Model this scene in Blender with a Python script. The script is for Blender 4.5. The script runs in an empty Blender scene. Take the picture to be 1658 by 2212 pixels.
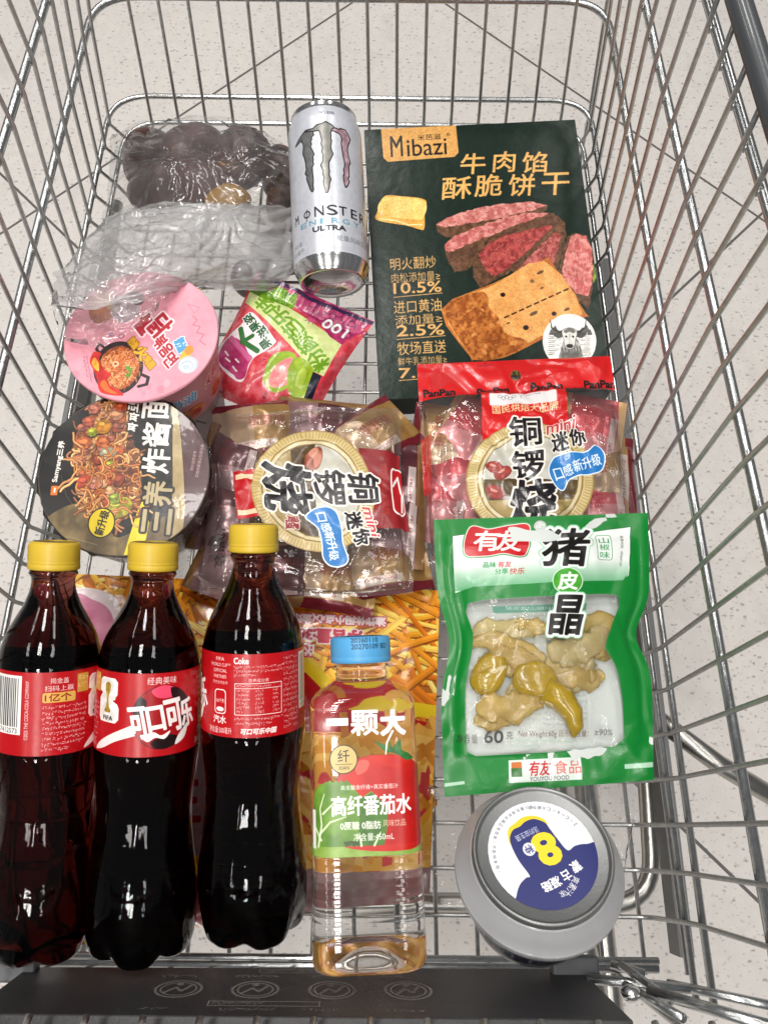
import bpy, bmesh, math, random
import numpy as np
from mathutils import Matrix, Vector
R = math.radians
scene = bpy.context.scene
COL = scene.collection

# ------------------------------------------------------------------ camera, world, lamps, exposure
F = 1700.0                      # focal length for a picture 1658 wide
TILT, ROLL, HCAM = R(22.0), R(0.6), 0.60
cam_d = bpy.data.cameras.new('camera'); cam = bpy.data.objects.new('camera', cam_d); COL.objects.link(cam)
_f = Vector((0, math.sin(TILT), -math.cos(TILT)))
_u0 = Vector((0, math.cos(TILT), math.sin(TILT)))
_r = Vector((math.cos(ROLL), 0, 0)) + _u0*math.sin(ROLL)
_u = _u0*math.cos(ROLL) - Vector((math.sin(ROLL), 0, 0))
cam.matrix_world = Matrix(((_r.x, _u.x, -_f.x, 0), (_r.y, _u.y, -_f.y, 0), (_r.z, _u.z, -_f.z, HCAM), (0, 0, 0, 1)))
cam_d.sensor_fit = 'HORIZONTAL'; cam_d.sensor_width = 36.0
cam_d.lens = 36.0*F/1658.0
cam_d.clip_start = 0.02; cam_d.clip_end = 60
cam_d.dof.use_dof = False
scene.camera = cam

world = bpy.data.worlds.new('World'); scene.world = world; world.use_nodes = True
bg = world.node_tree.nodes['Background']
bg.inputs['Color'].default_value = (0.93, 0.96, 1.0, 1); bg.inputs['Strength'].default_value = 0.15

def lamp(x, y, z, sx, sy, power, col=(1.0, 0.97, 0.93)):
    l = bpy.data.lights.new('ceiling_lamp', 'AREA'); l.shape = 'RECTANGLE'; l.size = sx; l.size_y = sy
    l.energy = power; l.color = col
    o = bpy.data.objects.new('ceiling_lamp', l); COL.objects.link(o); o.location = (x, y, z)
    return o
for lx in (-1.55, -0.35, 0.85):
    for ly in (-2.1, -1.0, .1, 1.2, 2.3):
        lamp(lx, ly, 2.45, 0.30, 0.60, 18.5 if lx == -0.35 else 6.5, (1.0, .965, .925))
scene.view_settings.view_transform = 'Standard'; scene.view_settings.look = 'None'
scene.view_settings.exposure = 0.0; scene.view_settings.gamma = 1.0
scene.render.engine = 'CYCLES'
scene.cycles.use_denoising = True
scene.cycles.max_bounces = 14; scene.cycles.transparent_max_bounces = 24
scene.cycles.transmission_bounces = 10; scene.cycles.glossy_bounces = 6
scene.cycles.sample_clamp_indirect = 6.0

# ------------------------------------------------------------------ measuring: a point of the place seen along one line of sight
def at(x, y, z=None, d=None):
    v = _f + _r*((x-829.0)/F) + _u*((1105.5-y)/F)
    t = d if d is not None else (z-HCAM)/v.z
    return Vector((0, 0, HCAM)) + v*t

# ------------------------------------------------------------------ objects
def tag(o, label=None, cat=None, group=None, kind=None):
    for k, v in (('label', label), ('category', cat), ('group', group), ('kind', kind)):
        if v: o[k] = v
    return o
def empty(name, M, label=None, cat=None, group=None):
    o = bpy.data.objects.new(name, None); COL.objects.link(o); o.matrix_world = M; o.empty_display_size = 0.02
    return tag(o, label, cat, group)
def mesh(name, verts, faces, mats, parent=None, uv=None, fm=None, smooth=True):
    me = bpy.data.meshes.new(name); me.from_pydata([tuple(v) for v in verts], [], [tuple(f) for f in faces])
    for m in (mats if isinstance(mats, (list, tuple)) else [mats]): me.materials.append(m)
    if uv is not None:
        ul = me.uv_layers.new(name='UVMap')
        li = np.empty(len(me.loops), dtype=np.int32); me.loops.foreach_get('vertex_index', li)
        ul.data.foreach_set('uv', np.asarray(uv, dtype=np.float32)[li].ravel())
    if fm is not None: me.polygons.foreach_set('material_index', np.asarray(fm, dtype=np.int32))
    if smooth: me.polygons.foreach_set('use_smooth', np.ones(len(me.polygons), dtype=bool))
    if name in ('bottle_body', 'pork_skin', 'pickled_pepper'):
        b_ = bmesh.new(); b_.from_mesh(me); bmesh.ops.recalc_face_normals(b_, faces=b_.faces[:]); b_.to_mesh(me); b_.free()
    me.update()
    o = bpy.data.objects.new(name, me); COL.objects.link(o)
    if parent is not None: o.parent = parent
    return o
class MB:
    def __init__(s): s.v = []; s.f = []
    def add(s, v, f):
        b = len(s.v); s.v += [Vector(p) for p in v]; s.f += [tuple(i+b for i in q) for q in f]; return s
    def tube(s, pts, r, n=10, cap=True):
        pts = [Vector(p) for p in pts]; rings = []; up = None
        rr = r if isinstance(r, (list, tuple)) else [r]*len(pts)
        for i, p in enumerate(pts):
            a = pts[max(i-1, 0)]; b = pts[min(i+1, len(pts)-1)]; t = (b-a).normalized()
            if up is None: up = Vector((0, 0, 1)) if abs(t.z) < .9 else Vector((1, 0, 0))
            x = up.cross(t).normalized(); y = t.cross(x).normalized(); up = y
            rings.append([p + (x*math.cos(2*math.pi*k/n) + y*math.sin(2*math.pi*k/n))*rr[i] for k in range(n)])
        v = [q for g in rings for q in g]; f = []
        for i in range(len(pts)-1):
            for k in range(n): f.append((i*n+k, i*n+(k+1) % n, (i+1)*n+(k+1) % n, (i+1)*n+k))
        if cap: f.append(tuple(range(n-1, -1, -1))); f.append(tuple((len(pts)-1)*n+k for k in range(n)))
        return s.add(v, f)
    def box(s, c, sz, M=None):
        v = []
        for k in range(8):
            p = Vector(((k & 1)-.5, ((k >> 1) & 1)-.5, ((k >> 2) & 1)-.5)); p = Vector((p.x*sz[0], p.y*sz[1], p.z*sz[2]))
            if M is not None: p = M @ p
            v.append(p+Vector(c))
        return s.add(v, [(0, 2, 3, 1), (4, 5, 7, 6), (0, 1, 5, 4), (2, 6, 7, 3), (0, 4, 6, 2), (1, 3, 7, 5)])
    def ball(s, c, r, n=12):
        r = Vector(r) if hasattr(r, '__len__') else Vector((r, r, r)); v = []; f = []
        for i in range(n+1):
            for k in range(2*n):
                a = math.pi*i/n; b = math.pi*k/n
                v.append(Vector(c)+Vector((r.x*math.sin(a)*math.cos(b), r.y*math.sin(a)*math.sin(b), r.z*math.cos(a))))
        for i in range(n):
            for k in range(2*n): f.append((i*2*n+k, (i+1)*2*n+k, (i+1)*2*n+(k+1) % (2*n), i*2*n+(k+1) % (2*n)))
        return s.add(v, f)
    def build(s, name, mat, parent=None, smooth=True): return mesh(name, s.v, s.f, mat, parent, smooth=smooth)
def arc_pts(pts, rad, n=6):
    """polyline with its inner corners rounded"""
    pts = [Vector(p) for p in pts]; out = [pts[0]]
    for i in range(1, len(pts)-1):
        a, b, c = pts[i-1], pts[i], pts[i+1]; u = (a-b).normalized(); w = (c-b).normalized()
        for k in range(n+1):
            t = k/n; p0 = b+u*rad; p2 = b+w*rad
            out.append(p0*(1-t)**2 + b*2*t*(1-t)*1.0 + p2*t*t)
    out.append(pts[-1]); return out
def lathe(prof, n=64, uv=None, arc=None, cols=None):
    """profile of (radius, height along +y); angle 0 faces +z, positive towards +x"""
    v = []; f = []; u = []
    a0, a1 = arc if arc else (-math.pi, math.pi)
    for (r, y) in prof:
        for k in range(n+1):
            a = a0+(a1-a0)*k/n; v.append((r*math.sin(a), y, r*math.cos(a))); u.append((k/n, 0))
    m = len(prof)
    for i in range(m-1):
        for k in range(n): f.append((i*(n+1)+k, i*(n+1)+k+1, (i+1)*(n+1)+k+1, (i+1)*(n+1)+k))
    y0 = prof[0][1]; y1 = prof[-1][1]
    u = [(u[j][0], (v[j][1]-y0)/((y1-y0) or 1)) for j in range(len(v))]
    return v, f, u

# ------------------------------------------------------------------ materials
MATS = {}
def nodes(name):
    m = bpy.data.materials.new(name); m.use_nodes = True; nt = m.node_tree
    return m, nt, nt.nodes['Principled BSDF'], nt.nodes['Material Output']
def pbr(name, col, rough=.4, metal=0., coat=0., bump=0., bscale=200., trans=0., ior=1.45, var=0., spec=.5, sss=0.):
    if name in MATS: return MATS[name]
    m, nt, b, out = nodes(name); N = nt.nodes; L = nt.links
    b.inputs['Base Color'].default_value = (*col, 1); b.inputs['Roughness'].default_value = rough
    b.inputs['Metallic'].default_value = metal; b.inputs['Coat Weight'].default_value = coat; b.inputs['Coat Roughness'].default_value = .06
    b.inputs['Transmission Weight'].default_value = trans; b.inputs['IOR'].default_value = ior
    b.inputs['Specular IOR Level'].default_value = spec
    if sss: b.inputs['Subsurface Weight'].default_value = sss; b.inputs['Subsurface Radius'].default_value = (.006, .004, .002); b.inputs['Subsurface Scale'].default_value = 1.0
    if bump or var:
        tc = N.new('ShaderNodeTexCoord'); no = N.new('ShaderNodeTexNoise'); no.inputs['Scale'].default_value = bscale; no.inputs['Detail'].default_value = 5
        L.new(tc.outputs['Object'], no.inputs['Vector'])
        if bump:
            bp = N.new('ShaderNodeBump'); bp.inputs['Strength'].default_value = bump; bp.inputs['Distance'].default_value = .001
            L.new(no.outputs['Fac'], bp.inputs['Height']); L.new(bp.outputs['Normal'], b.inputs['Normal'])
        if var:
            mx = N.new('ShaderNodeMixRGB'); mx.inputs[1].default_value = (*[c*(1-var) for c in col], 1); mx.inputs[2].default_value = (*[min(1, c*(1+var)) for c in col], 1)
            L.new(no.outputs['Fac'], mx.inputs[0]); L.new(mx.outputs[0], b.inputs['Base Color'])
    MATS[name] = m; return m
def film_nodes(nt, haze=.10, gloss=.35, rough=.07, bump=.35, bscale=40., tint=(.97, .97, .97)):
    """thin clear plastic: see-through, with a milky bloom and sharp reflections on its creases"""
    N = nt.nodes; L = nt.links
    tc = N.new('ShaderNodeTexCoord'); no = N.new('ShaderNodeTexNoise'); no.inputs['Scale'].default_value = bscale; no.inputs['Detail'].default_value = 4; no.inputs['Distortion'].default_value = .8
    L.new(tc.outputs['Object'], no.inputs['Vector'])
    bp = N.new('ShaderNodeBump'); bp.inputs['Strength'].default_value = bump; bp.inputs['Distance'].default_value = .003
    L.new(no.outputs['Fac'], bp.inputs['Height'])
    tr = N.new('ShaderNodeBsdfTransparent'); tr.inputs[0].default_value = (*tint, 1)
    df = N.new('ShaderNodeBsdfDiffuse'); df.inputs[0].default_value = (.85, .85, .86, 1)
    mr = N.new('ShaderNodeMapRange'); mr.inputs[1].default_value = .35; mr.inputs[2].default_value = .7; mr.inputs[3].default_value = haze*.7; mr.inputs[4].default_value = haze*1.3
    L.new(no.outputs['Fac'], mr.inputs[0])
    tl = N.new('ShaderNodeBsdfTranslucent'); tl.inputs[0].default_value = (.9, .9, .9, 1); md = N.new('ShaderNodeMixShader'); md.inputs[0].default_value = .35; L.new(df.outputs[0], md.inputs[1]); L.new(tl.outputs[0], md.inputs[2])
    m1 = N.new('ShaderNodeMixShader'); L.new(mr.outputs[0], m1.inputs[0]); L.new(tr.outputs[0], m1.inputs[1]); L.new(md.outputs[0], m1.inputs[2])
    gl = N.new('ShaderNodeBsdfGlossy'); gl.inputs['Roughness'].default_value = rough; L.new(bp.outputs[0], gl.inputs['Normal'])
    lw = N.new('ShaderNodeLayerWeight'); lw.inputs['Blend'].default_value = gloss; L.new(bp.outputs[0], lw.inputs['Normal'])
    m2 = N.new('ShaderNodeMixShader'); L.new(lw.outputs['Fresnel'], m2.inputs[0]); L.new(m1.outputs[0], m2.inputs[1]); L.new(gl.outputs[0], m2.inputs[2])
    return m2, bp
def film(name, **k):
    if name in MATS: return MATS[name]
    m, nt, b, out = nodes(name); nt.nodes.remove(b); s, _ = film_nodes(nt, **k); nt.links.new(s.outputs[0], out.inputs['Surface']); MATS[name] = m; return m
def printed(name, img, rough=.35, coat=0., metal=0., clear=None, bump=0., bscale=60., spec=.5):
    """a surface carrying print; where the print is absent it is clear film when clear is given"""
    m, nt, b, out = nodes(name); N = nt.nodes; L = nt.links
    t = N.new('ShaderNodeTexImage'); t.image = img; t.interpolation = 'Cubic'; t.extension = 'EXTEND'
    L.new(t.outputs['Color'], b.inputs['Base Color']); b.inputs['Roughness'].default_value = rough; b.inputs['Coat Weight'].default_value = coat
    b.inputs['Coat Roughness'].default_value = .05; b.inputs['Metallic'].default_value = metal; b.inputs['Specular IOR Level'].default_value = spec
    if bump:
        tc = N.new('ShaderNodeTexCoord'); no = N.new('ShaderNodeTexNoise'); no.inputs['Scale'].default_value = bscale; no.inputs['Detail'].default_value = 3
        L.new(tc.outputs['Object'], no.inputs['Vector']); bp = N.new('ShaderNodeBump'); bp.inputs['Strength'].default_value = bump; bp.inputs['Distance'].default_value = .002
        L.new(no.outputs['Fac'], bp.inputs['Height']); L.new(bp.outputs[0], b.inputs['Normal']); L.new(bp.outputs[0], b.inputs['Coat Normal'])
    if clear:
        s, bp = film_nodes(nt, **clear); mx = N.new('ShaderNodeMixShader')
        L.new(t.outputs['Alpha'], mx.inputs[0]); L.new(s.outputs[0], mx.inputs[1]); L.new(b.outputs[0], mx.inputs[2]); L.new(mx.outputs[0], out.inputs['Surface'])
        L.new(bp.outputs[0], b.inputs['Coat Normal'])
    return m

# ------------------------------------------------------------------ print: drawn by code into generated images
_G = {}
def glyphs(s):
    if s in _G: return _G[s]
    cu = bpy.data.curves.new('print', 'FONT'); cu.body = s; cu.resolution_u = 3
    o = bpy.data.objects.new('print', cu); COL.objects.link(o)
    dg = bpy.context.evaluated_depsgraph_get(); e = o.evaluated_get(dg); me = e.to_mesh()
    v = np.array([p.co[:2] for p in me.vertices]).reshape(-1, 2); ed = []
    for p in me.polygons:
        q = list(p.vertices)
        for a, b in zip(q, q[1:]+q[:1]): ed.append((a, b))
    e.to_mesh_clear(); bpy.data.objects.remove(o); bpy.data.curves.remove(cu)
    E = v[np.array(ed)] if ed else np.zeros((0, 2, 2))
    E = E*np.array([1, -1]); _G[s] = E; return E
def homog(src, dst):
    A = []; b = []
    for (x, y), (u, v) in zip(src, dst):
        A.append([x, y, 1, 0, 0, 0, -u*x, -u*y]); b.append(u); A.append([0, 0, 0, x, y, 1, -v*x, -v*y]); b.append(v)
    return np.append(np.linalg.solve(np.array(A, float), np.array(b, float)), 1).reshape(3, 3)
def fbm(h, w, cell, seed, octv=3):
    g = np.random.default_rng(seed); out = np.zeros((h, w)); amp = 1; tot = 0
    for o in range(octv):
        c = max(2., cell/2**o); gh, gw = int(h/c)+3, int(w/c)+3; a = g.random((gh, gw))
        yy = np.arange(h)/c; xx = np.arange(w)/c; y0 = yy.astype(int); x0 = xx.astype(int); fy = (yy-y0)[:, None]; fx = (xx-x0)[None]
        fy = fy*fy*(3-2*fy); fx = fx*fx*(3-2*fx)
        q = (a[y0][:, x0]*(1-fx)+a[y0][:, x0+1]*fx)*(1-fy)+(a[y0+1][:, x0]*(1-fx)+a[y0+1][:, x0+1]*fx)*fy
        out += q*amp; tot += amp; amp *= .55
    return out/tot
SS = 3
def hexc(c):
    if isinstance(c, str): return np.array([int(c[i:i+2], 16)/255 for i in (1, 3, 5)])
    return np.array(c, float)
class Art:
    """canvas W x H pixels; shapes are given in the units of the measured quad (TL,TR,BR,BL), y down"""
    def __init__(s, quad, W, H, base=None):
        s.W, s.H = W, H; s.h = homog(quad, [(0, 0), (W, 0), (W, H), (0, H)])
        s.a = np.zeros((H, W, 4)); s.rng = random.Random(7); s.seed = 1
        if base is not None: s.a[..., :3] = hexc(base); s.a[..., 3] = 1
        c = np.mean(np.array(quad, float), 0); p = s.px(np.array([c, c+[1, 0]])); s.k = float(np.hypot(*(p[1]-p[0])))
    def px(s, P):
        P = np.asarray(P, float); sh = P.shape; q = P.reshape(-1, 2); q = np.c_[q, np.ones(len(q))] @ s.h.T
        return (q[:, :2]/q[:, 2:]).reshape(sh)
    def cover(s, E):
        """coverage mask of closed outlines given as edges in pixels -> (mask, x0, y0)"""
        if len(E) == 0: return None
        x0 = max(0, int(E[..., 0].min())-2); x1 = min(s.W, int(E[..., 0].max())+3); y0 = max(0, int(E[..., 1].min())-2); y1 = min(s.H, int(E[..., 1].max())+3)
        if x1 <= x0 or y1 <= y0: return None
        w, h = (x1-x0)*SS, (y1-y0)*SS; e = (E-np.array([x0, y0]))*SS
        ya, yb = e[:, 0, 1], e[:, 1, 1]; lo = np.minimum(ya, yb); hi = np.maximum(ya, yb)
        r0 = np.clip(np.ceil(lo-.5), 0, h).astype(int); r1 = np.clip(np.ceil(hi-.5), 0, h).astype(int); n = r1-r0; n[n < 0] = 0
        idx = np.repeat(np.arange(len(e)), n)
        if len(idx) == 0: return None
        row = np.arange(len(idx))-np.repeat(np.cumsum(n)-n, n)+r0[idx]
        t = (row+.5-ya[idx])/(yb[idx]-ya[idx]); x = e[idx, 0, 0]+t*(e[idx, 1, 0]-e[idx, 0, 0])
        cx = np.clip(np.ceil(x-.5), 0, w).astype(int)
        d = np.zeros((h, w+1), np.int32); np.add.at(d, (row, cx), 1)
        m = (np.cumsum(d, 1)[:, :w] % 2).astype(float).reshape(h//SS, SS, w//SS, SS).mean((1, 3))
        return m, x0, y0
    def put(s, mk, col, alpha=1., tex=None, erase=False):
        if mk is None: return s
        m, x0, y0 = mk; h, w = m.shape; reg = s.a[y0:y0+h, x0:x0+w]; m = (m*alpha)[..., None]
        if erase: reg[..., 3:] *= (1-m); return s
        c = hexc(col)
        if tex:
            s.seed += 1; c2, cell, con = hexc(tex[0]), tex[1]*s.k, (tex[2] if len(tex) > 2 else 2.)
            n = np.clip((fbm(h, w, max(cell, 2), s.seed)-.5)*con+.5, 0, 1)[..., None]; c = c*(1-n)+c2*n
        ao = m+reg[..., 3:]*(1-m); reg[..., :3] = np.where(ao > 1e-6, (c*m+reg[..., :3]*reg[..., 3:]*(1-m))/np.maximum(ao, 1e-6), reg[..., :3]); reg[..., 3:] = ao
        return s
    def grow(s, mk, r):
        """mask widened by r pixels"""
        m, x0, y0 = mk; p = int(math.ceil(r))+1; m = np.pad(m, p); out = m.copy()
        for dy in range(-p, p+1):
            for dx in range(-p, p+1):
                q = math.hypot(dx, dy)
                if 0 < q < r+.5:
                    g = min(1, r+.5-q); out = np.maximum(out, g*np.roll(np.roll(m, dy, 0), dx, 1))
        ax, ay = max(0, p-x0), max(0, p-y0); X0, Y0 = x0-p+ax, y0-p+ay; out = out[ay:, ax:][:s.H-Y0, :s.W-X0]
        return out, X0, Y0
    def shape(s, pts, col, alpha=1., tex=None, outline=(), erase=False):
        p = s.px(np.array(pts, float)); E = np.stack([p, np.roll(p, -1, 0)], 1); mk = s.cover(E)
        if mk is None: return s
        for ow, oc in outline: s.put(s.grow(mk, ow*s.k), oc)
        return s.put(mk, col, alpha, tex, erase)
    poly = shape
    def smooth(s, pts, col, n=6, **k):
        P = np.array(pts, float); N = len(P); out = []
        for i in range(N):
            a, b, c, d = P[i-1], P[i], P[(i+1) % N], P[(i+2) % N]
            for j in range(n):
                t = j/n; out.append(.5*(2*b+(c-a)*t+(2*a-5*b+4*c-d)*t*t+(3*b-a-3*c+d)*t**3))
        return s.shape(out, col, **k)
    def rect(s, x0, y0, x1, y1, col, r=0, rot=0, **k):
        c = np.array([(x0+x1)/2, (y0+y1)/2]); hw, hh = (x1-x0)/2, (y1-y0)/2; r = min(r, hw, hh); pts = []
        for sx, sy, a0 in ((1, 1, 0), (-1, 1, 90), (-1, -1, 180), (1, -1, 270)):
            for j in range(7 if r else 1):
                a = R(a0+15*j); pts.append((sx*(hw-r)+r*math.cos(a), sy*(hh-r)+r*math.sin(a)) if r else (sx*hw, sy*hh))
        ca, sa = math.cos(R(rot)), math.sin(R(rot)); pts = [(c[0]+x*ca-y*sa, c[1]+x*sa+y*ca) for x, y in pts]
        return s.shape(pts, col, **k)
    def oval(s, cx, cy, rx, ry, col, rot=0, **k):
        ca, sa = math.cos(R(rot)), math.sin(R(rot))
        return s.shape([(cx+rx*math.cos(t)*ca-ry*math.sin(t)*sa, cy+rx*math.cos(t)*sa+ry*math.sin(t)*ca) for t in np.linspace(0, 2*math.pi, 40, endpoint=False)], col, **k)
    def line(s, pts, w, col, alpha=1., taper=None, tex=None):
        p = s.px(np.array(pts, float)); r = w*s.k/2
        x0 = max(0, int(p[:, 0].min()-r)-2); x1 = min(s.W, int(p[:, 0].max()+r)+3); y0 = max(0, int(p[:, 1].min()-r)-2); y1 = min(s.H, int(p[:, 1].max()+r)+3)
        if x1 <= x0 or y1 <= y0: return s
        yy, xx = np.mgrid[y0:y1, x0:x1]+.5; best = np.full(xx.shape, -9.)
        for i in range(len(p)-1):
            a, b = p[i], p[i+1]; d = b-a; q = max(d @ d, 1e-9); t = np.clip(((xx-a[0])*d[0]+(yy-a[1])*d[1])/q, 0, 1)
            rr = r if taper is None else r*np.interp((i+t)/(len(p)-1), np.linspace(0, 1, len(taper)), taper)
            best = np.maximum(best, rr-np.hypot(xx-a[0]-t*d[0], yy-a[1]-t*d[1])+.5)
        return s.put((np.clip(best, 0, 1), x0, y0), col, alpha, tex)
    def text(s, t, cx, cy, w=None, h=None, rot=0, col='#ffffff', bold=0, outline=(), slant=0, warp=None, alpha=1.):
        """text whose drawn bounds, before turning, are centred at cx, cy and w x h large"""
        E = glyphs(t).copy()
        if len(E) == 0: return s
        mn = E.reshape(-1, 2).min(0); mx = E.reshape(-1, 2).max(0); ext = np.maximum(mx-mn, 1e-6)
        sx = w/ext[0] if w else None; sy = h/ext[1] if h else None; sx = sx or sy; sy = sy or sx
        E = (E-(mn+mx)/2)*np.array([sx, sy]); E[..., 0] -= slant*E[..., 1]
        if warp: E = warp(E)
        a = R(rot); M = np.array([[math.cos(a), -math.sin(a)], [math.sin(a), math.cos(a)]]); E = E @ M.T+np.array([cx, cy])
        mk = s.cover(s.px(E))
        if mk is None: return s
        if bold: mk = s.grow(mk, bold*s.k)
        for ow, oc in outline: s.put(s.grow(mk, ow*s.k), oc)
        return s.put(mk, col, alpha)
    def small(s, x0, y0, x1, y1, n, col, rot=0, alpha=.8, fill=1., seed=0):
        """rows of print too fine to read"""
        g = random.Random(seed+5); c = np.array([(x0+x1)/2, (y0+y1)/2]); ca, sa = math.cos(R(rot)), math.sin(R(rot)); hh = (y1-y0)/n; E = []
        for i in range(n):
            x = x0; end = x0+(x1-x0)*(fill if i < n-1 else g.uniform(.4, .9)); ch = hh*.62
            while x < end:
                cw = ch*g.uniform(.55, .95)
                for k in range(3):
                    ax = x+g.uniform(0, .6)*cw; ay = y0+i*hh+g.uniform(0, .7)*ch; bw, bh = (g.uniform(.4, .9)*cw, ch*.2) if g.random() < .6 else (ch*.18, ch*g.uniform(.4, .8))
                    q = [(ax, ay), (ax+bw, ay), (ax+bw, ay+bh), (ax, ay+bh)]
                    q = [(c[0]+(X-c[0])*ca-(Y-c[1])*sa, c[1]+(X-c[0])*sa+(Y-c[1])*ca) for X, Y in q]; E += list(zip(q, q[1:]+q[:1]))
                x += cw*1.15
        s.put(s.cover(s.px(np.array(E))), col, alpha); return s
    def shade(s, amt, cell, seed=3, mono=True):
        n = (fbm(s.H, s.W, cell*s.k, seed)-.5)*2*amt; s.a[..., :3] = np.clip(s.a[..., :3]*(1+n[..., None]), 0, 1); return s
    def image(s, name):
        im = bpy.data.images.new(name, s.W, s.H, alpha=True); im.alpha_mode = 'CHANNEL_PACKED'
        im.pixels.foreach_set(np.ascontiguousarray(np.clip(s.a[::-1], 0, 1), dtype=np.float32).ravel()); im.update(); im.pack(); return im
# ------------------------------------------------------------------ shop floor
FZ = -0.37
def floor_mat():
    m, nt, b, out = nodes('speckled_floor'); N = nt.nodes; L = nt.links
    tc = N.new('ShaderNodeTexCoord'); sep = N.new('ShaderNodeSeparateXYZ'); L.new(tc.outputs['Object'], sep.inputs[0])
    def math_(op, a, bb=None):
        n = N.new('ShaderNodeMath'); n.operation = op
        for i, q in enumerate((a, bb)):
            if q is None: continue
            if isinstance(q, (int, float)): n.inputs[i].default_value = q
            else: L.new(q, n.inputs[i])
        return n.outputs[0]
    def mix(fac, a, bb):
        n = N.new('ShaderNodeMixRGB')
        for i, q in enumerate((fac, a, bb)):
            if isinstance(q, tuple): n.inputs[i].default_value = (*q, 1)
            elif isinstance(q, (int, float)): n.inputs[i].default_value = q
            else: L.new(q, n.inputs[i])
        return n.outputs[0]
    P = .8*math.sqrt(2)
    def joint(v, c):
        a = math_('ADD', v, -c+P/2+20*P); a = math_('MODULO', a, P); a = math_('ABSOLUTE', math_('SUBTRACT', a, P/2)); return math_('LESS_THAN', a, .0029)
    j = math_('MAXIMUM', joint(math_('SUBTRACT', sep.outputs[0], sep.outputs[1]), -.316), joint(math_('ADD', sep.outputs[0], sep.outputs[1]), .350))
    big = N.new('ShaderNodeTexNoise'); big.inputs['Scale'].default_value = 2.2; big.inputs['Detail'].default_value = 2; L.new(tc.outputs['Object'], big.inputs['Vector'])
    col = mix(big.outputs['Fac'], (.62, .58, .54), (.66, .635, .605))
    fine = N.new('ShaderNodeTexNoise'); fine.inputs['Scale'].default_value = 60; fine.inputs['Detail'].default_value = 4; L.new(tc.outputs['Object'], fine.inputs['Vector'])
    fr = N.new('ShaderNodeMapRange'); fr.inputs[1].default_value = .35; fr.inputs[2].default_value = .65; L.new(fine.outputs['Fac'], fr.inputs[0])
    col = mix(math_('MULTIPLY', fr.outputs[0], .25), col, (.50, .475, .45))
    for sc, th, cc, am, sq in ((75, .20, (.27, .26, .265), .75, 1.6), (130, .18, (.36, .345, .34), .65, 1.4), (48, .095, (.17, .165, .17), .75, 1.8), (95, .17, (.46, .40, .34), .6, 1.0)):
        mp = N.new('ShaderNodeMapping'); mp.inputs['Scale'].default_value = (sc, sc*sq, sc); mp.inputs['Rotation'].default_value = (0, 0, R(20+sc)); L.new(tc.outputs['Object'], mp.inputs[0])
        ns = N.new('ShaderNodeTexNoise'); ns.inputs['Scale'].default_value = 3; L.new(mp.outputs[0], ns.inputs['Vector'])
        ad = N.new('ShaderNodeMixRGB'); ad.blend_type = 'ADD'; ad.inputs[0].default_value = .5; L.new(mp.outputs[0], ad.inputs[1]); L.new(ns.outputs['Color'], ad.inputs[2])
        vo = N.new('ShaderNodeTexVoronoi'); vo.voronoi_dimensions = '2D'; vo.inputs['Scale'].default_value = 1; L.new(ad.outputs[0], vo.inputs['Vector'])
        keep = math_('LESS_THAN', N.new('ShaderNodeSeparateColor').outputs[0], 1)
        sc2 = N.new('ShaderNodeSeparateColor'); L.new(vo.outputs['Color'], sc2.inputs[0])
        r_ = math_('MULTIPLY', math_('SUBTRACT', sc2.outputs[0], .42), th*1.9)
        mk = N.new('ShaderNodeMapRange'); L.new(math_('SUBTRACT', r_, vo.outputs['Distance']), mk.inputs[0]); mk.inputs[1].default_value = -.03; mk.inputs[2].default_value = .06
        col = mix(math_('MULTIPLY', mk.outputs[0], am), col, cc)
    scf = N.new('ShaderNodeTexNoise'); scf.inputs['Scale'].default_value = 7; scf.inputs['Detail'].default_value = 6; scf.inputs['Distortion'].default_value = 1.5; L.new(tc.outputs['Object'], scf.inputs['Vector'])
    sr = N.new('ShaderNodeMapRange'); sr.inputs[1].default_value = .56; sr.inputs[2].default_value = .75; L.new(scf.outputs['Fac'], sr.inputs[0])
    col = mix(math_('MULTIPLY', sr.outputs[0], .35), col, (.40, .375, .35))
    col = mix(j, col, (.115, .105, .10))
    L.new(col, b.inputs['Base Color']); b.inputs['Roughness'].default_value = .33; b.inputs['Specular IOR Level'].default_value = .35
    return m
tag(mesh('floor', [(-9, -9, FZ), (9, -9, FZ), (9, 9, FZ), (-9, 9, FZ)], [(0, 1, 2, 3)], floor_mat(), smooth=False), kind='structure')

# ------------------------------------------------------------------ the trolley
WIRE = pbr('galvanised_wire', (.46, .46, .45), .34, metal=.92, bump=.25, bscale=260, var=.35)
ROD = pbr('galvanised_rod', (.50, .51, .51), .26, metal=.95, bump=.18, bscale=220, var=.3)
TUBE = pbr('brushed_tube', (.47, .46, .43), .30, metal=1., bump=.15, bscale=220, var=.2)
DARKTUBE = pbr('dark_grey_rail', (.055, .06, .065), .33, coat=.3)
PLASTIC = pbr('dark_flap_plastic', (.036, .035, .036), .40, bump=.25, bscale=900)
BLOCK = pbr('grey_hinge_plastic', (.10, .105, .11), .42)
cart = empty('shopping_trolley', Matrix.Translation((-.033, .27, FZ)), 'wire shopping trolley holding the groceries, seen from its handle end', 'trolley')
CI = Matrix.Translation((.033, -.27, -FZ))
def cpart(mb, name, mat, smooth=True):
    mb.v = [CI @ Vector(p) for p in mb.v]; return mb.build(name, mat, cart, smooth)
YR, YF = -.10, .655
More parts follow.
